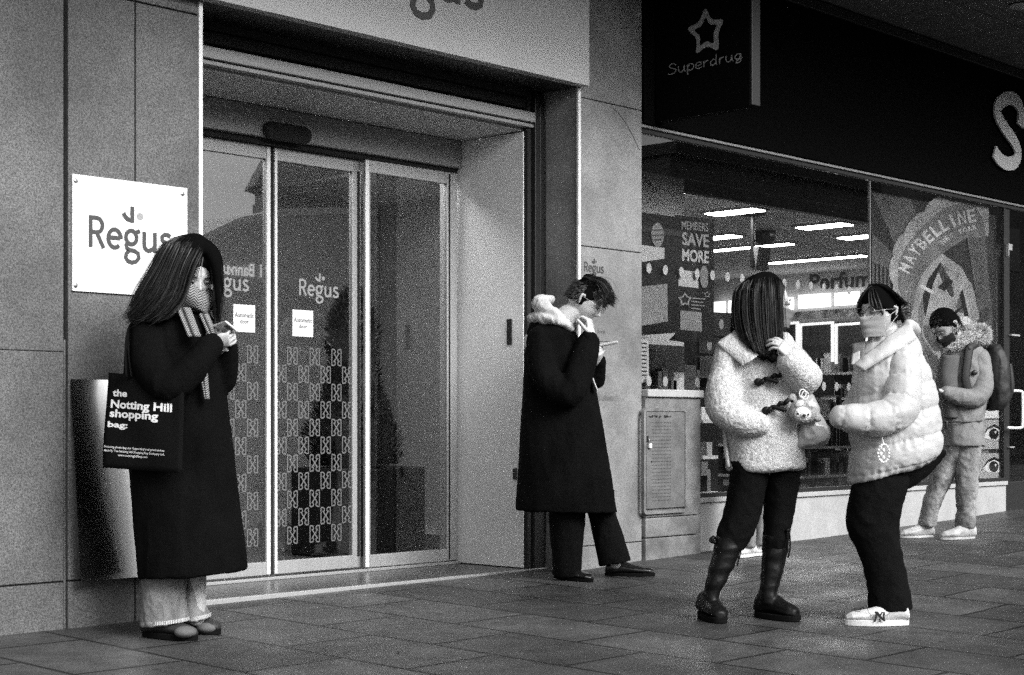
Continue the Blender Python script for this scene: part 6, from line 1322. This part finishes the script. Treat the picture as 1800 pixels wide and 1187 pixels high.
mb = MB(); sil(mb, wE, [(1732,605,1756,605,.08,.02),(1730,625,1766,625,.14,.02),(1730,670,1774,670,.15,.02),(1732,705,1772,705,.14,.02),(1736,722,1758,722,.1,.02)]); bk_ = bare(disp(fuse(mb, .01, 2), folds(.015, 9, 5, 4)), 'pack_body', M['pack'], r)
mb = MB(); sil(mb, wE, [(1762,640,1776,640,.09,.0),(1764,680,1780,680,.1,.0),(1762,704,1774,704,.08,.0)]); bare(fuse(mb, .009, 2), 'outer_pocket', M['pack'], r)
mb = MB(); mb.tube([P(1704,612,wE-.19), P(1700,640,wE-.2), P(1698,672,wE-.2), P(1712,700,wE-.17), P(1735,705,wE-.08)], [(.03,.008)]*5, 8); mb.tube([P(1704,612,wE-.18), P(1722,603,wE-.08), P(1738,612,wE+.0)], [(.03,.02)]*3, 8); mb.build('strap', M['pack'], r, smooth=True)
tag(slab('phone', P(1652, 690, wE-.24), -RT*.05+UP*.12-VW*.03, VW*.06+RT*.02, .008, M['phoned']), 'dark phone in the hand of the background man in the parka', 'phone')
# ---------------------------------------------------------------- F: somebody almost hidden behind the fleece jacket
wF = depth_at(1310, 978)
F_ = empty('person', at_depth_ground(1318, wF), 'person in pale trainers almost wholly hidden behind the fleece jacket', 'person')
cF = P(1335, 560, wF); MF = frame(RT*.2-VW); hF = hl(cF, MF, 1)
build_body(F_, wF, (cF, MF, 1), [(1335, 585, 0, .05), (1335, 610, 0, .055)], [(1332, 640, 0, (.13, .09)), (1330, 720, 0, (.11, .1)), (1328, 800, 0, (.12, .11))],
  [[(1300, 640, 0, .045), (1298, 700, 0, .04), (1305, 750, -.1, .03)], [(1368, 640, 0, .045), (1370, 700, 0, .04), (1360, 750, -.1, .03)]],
  [[(1316, 800, -.03, .075), (1316, 880, -.03, .05), (1316, 965, -.03, .038)], [(1342, 800, .03, .075), (1338, 880, .03, .05), (1334, 960, .03, .038)]],
  hands=[dict(wr=P(1306, 752, wF-.1), d=RT*.6-UP*.6, nrm=VW, th_side=1, s=.9), dict(wr=P(1359, 752, wF-.1), d=-RT*.6-UP*.6, nrm=VW, th_side=-1, s=.9)], voxel=.007)
eyes(F_, hF)
mb = MB(); sil(mb, wF, [(1315,605,1355,605,.08),(1292,625,1376,625,.12),(1290,700,1372,700,.14),(1292,800,1370,800,.15),(1294,850,1366,850,.15)]); mb.tube([P(1298,640,wF), P(1294,700,wF), P(1304,748,wF-.1)], .055, 12); mb.tube([P(1370,640,wF), P(1374,700,wF), P(1361,748,wF-.1)], .055, 12); bare(fuse(mb, .01, 3), 'coat', M['coatk'], F_)
mb = MB(); cap_geo(mb, cF, MF, 1, k_=1.12, front=.05, back=-.1); bare(fuse(mb, .007, 2), 'hair', M['hair'], F_)
for rows, sd_ in (([(1300,840,1332,840,.09,-.03),(1302,900,1328,900,.08,-.03),(1304,962,1328,962,.07,-.03)], 1), ([(1326,840,1358,840,.09,.04),(1326,900,1350,900,.08,.04),(1324,958,1345,958,.07,.04)], 2)):
    mb = MB(); sil(mb, wF, rows); bare(disp(fuse(mb, .009, 2), folds(.01, 9, 9, sd_)), 'trouser_leg', M['parka'], F_)
shoe(F_, at_depth_ground(1326, wF+.0), at_depth_ground(1288, wF-.1), .095, M['shoew'], M['shoew'], .075, .02); shoe(F_, at_depth_ground(1350, wF+.12), at_depth_ground(1320, wF+.0), .095, M['shoew'], M['shoew'], .075, .02)
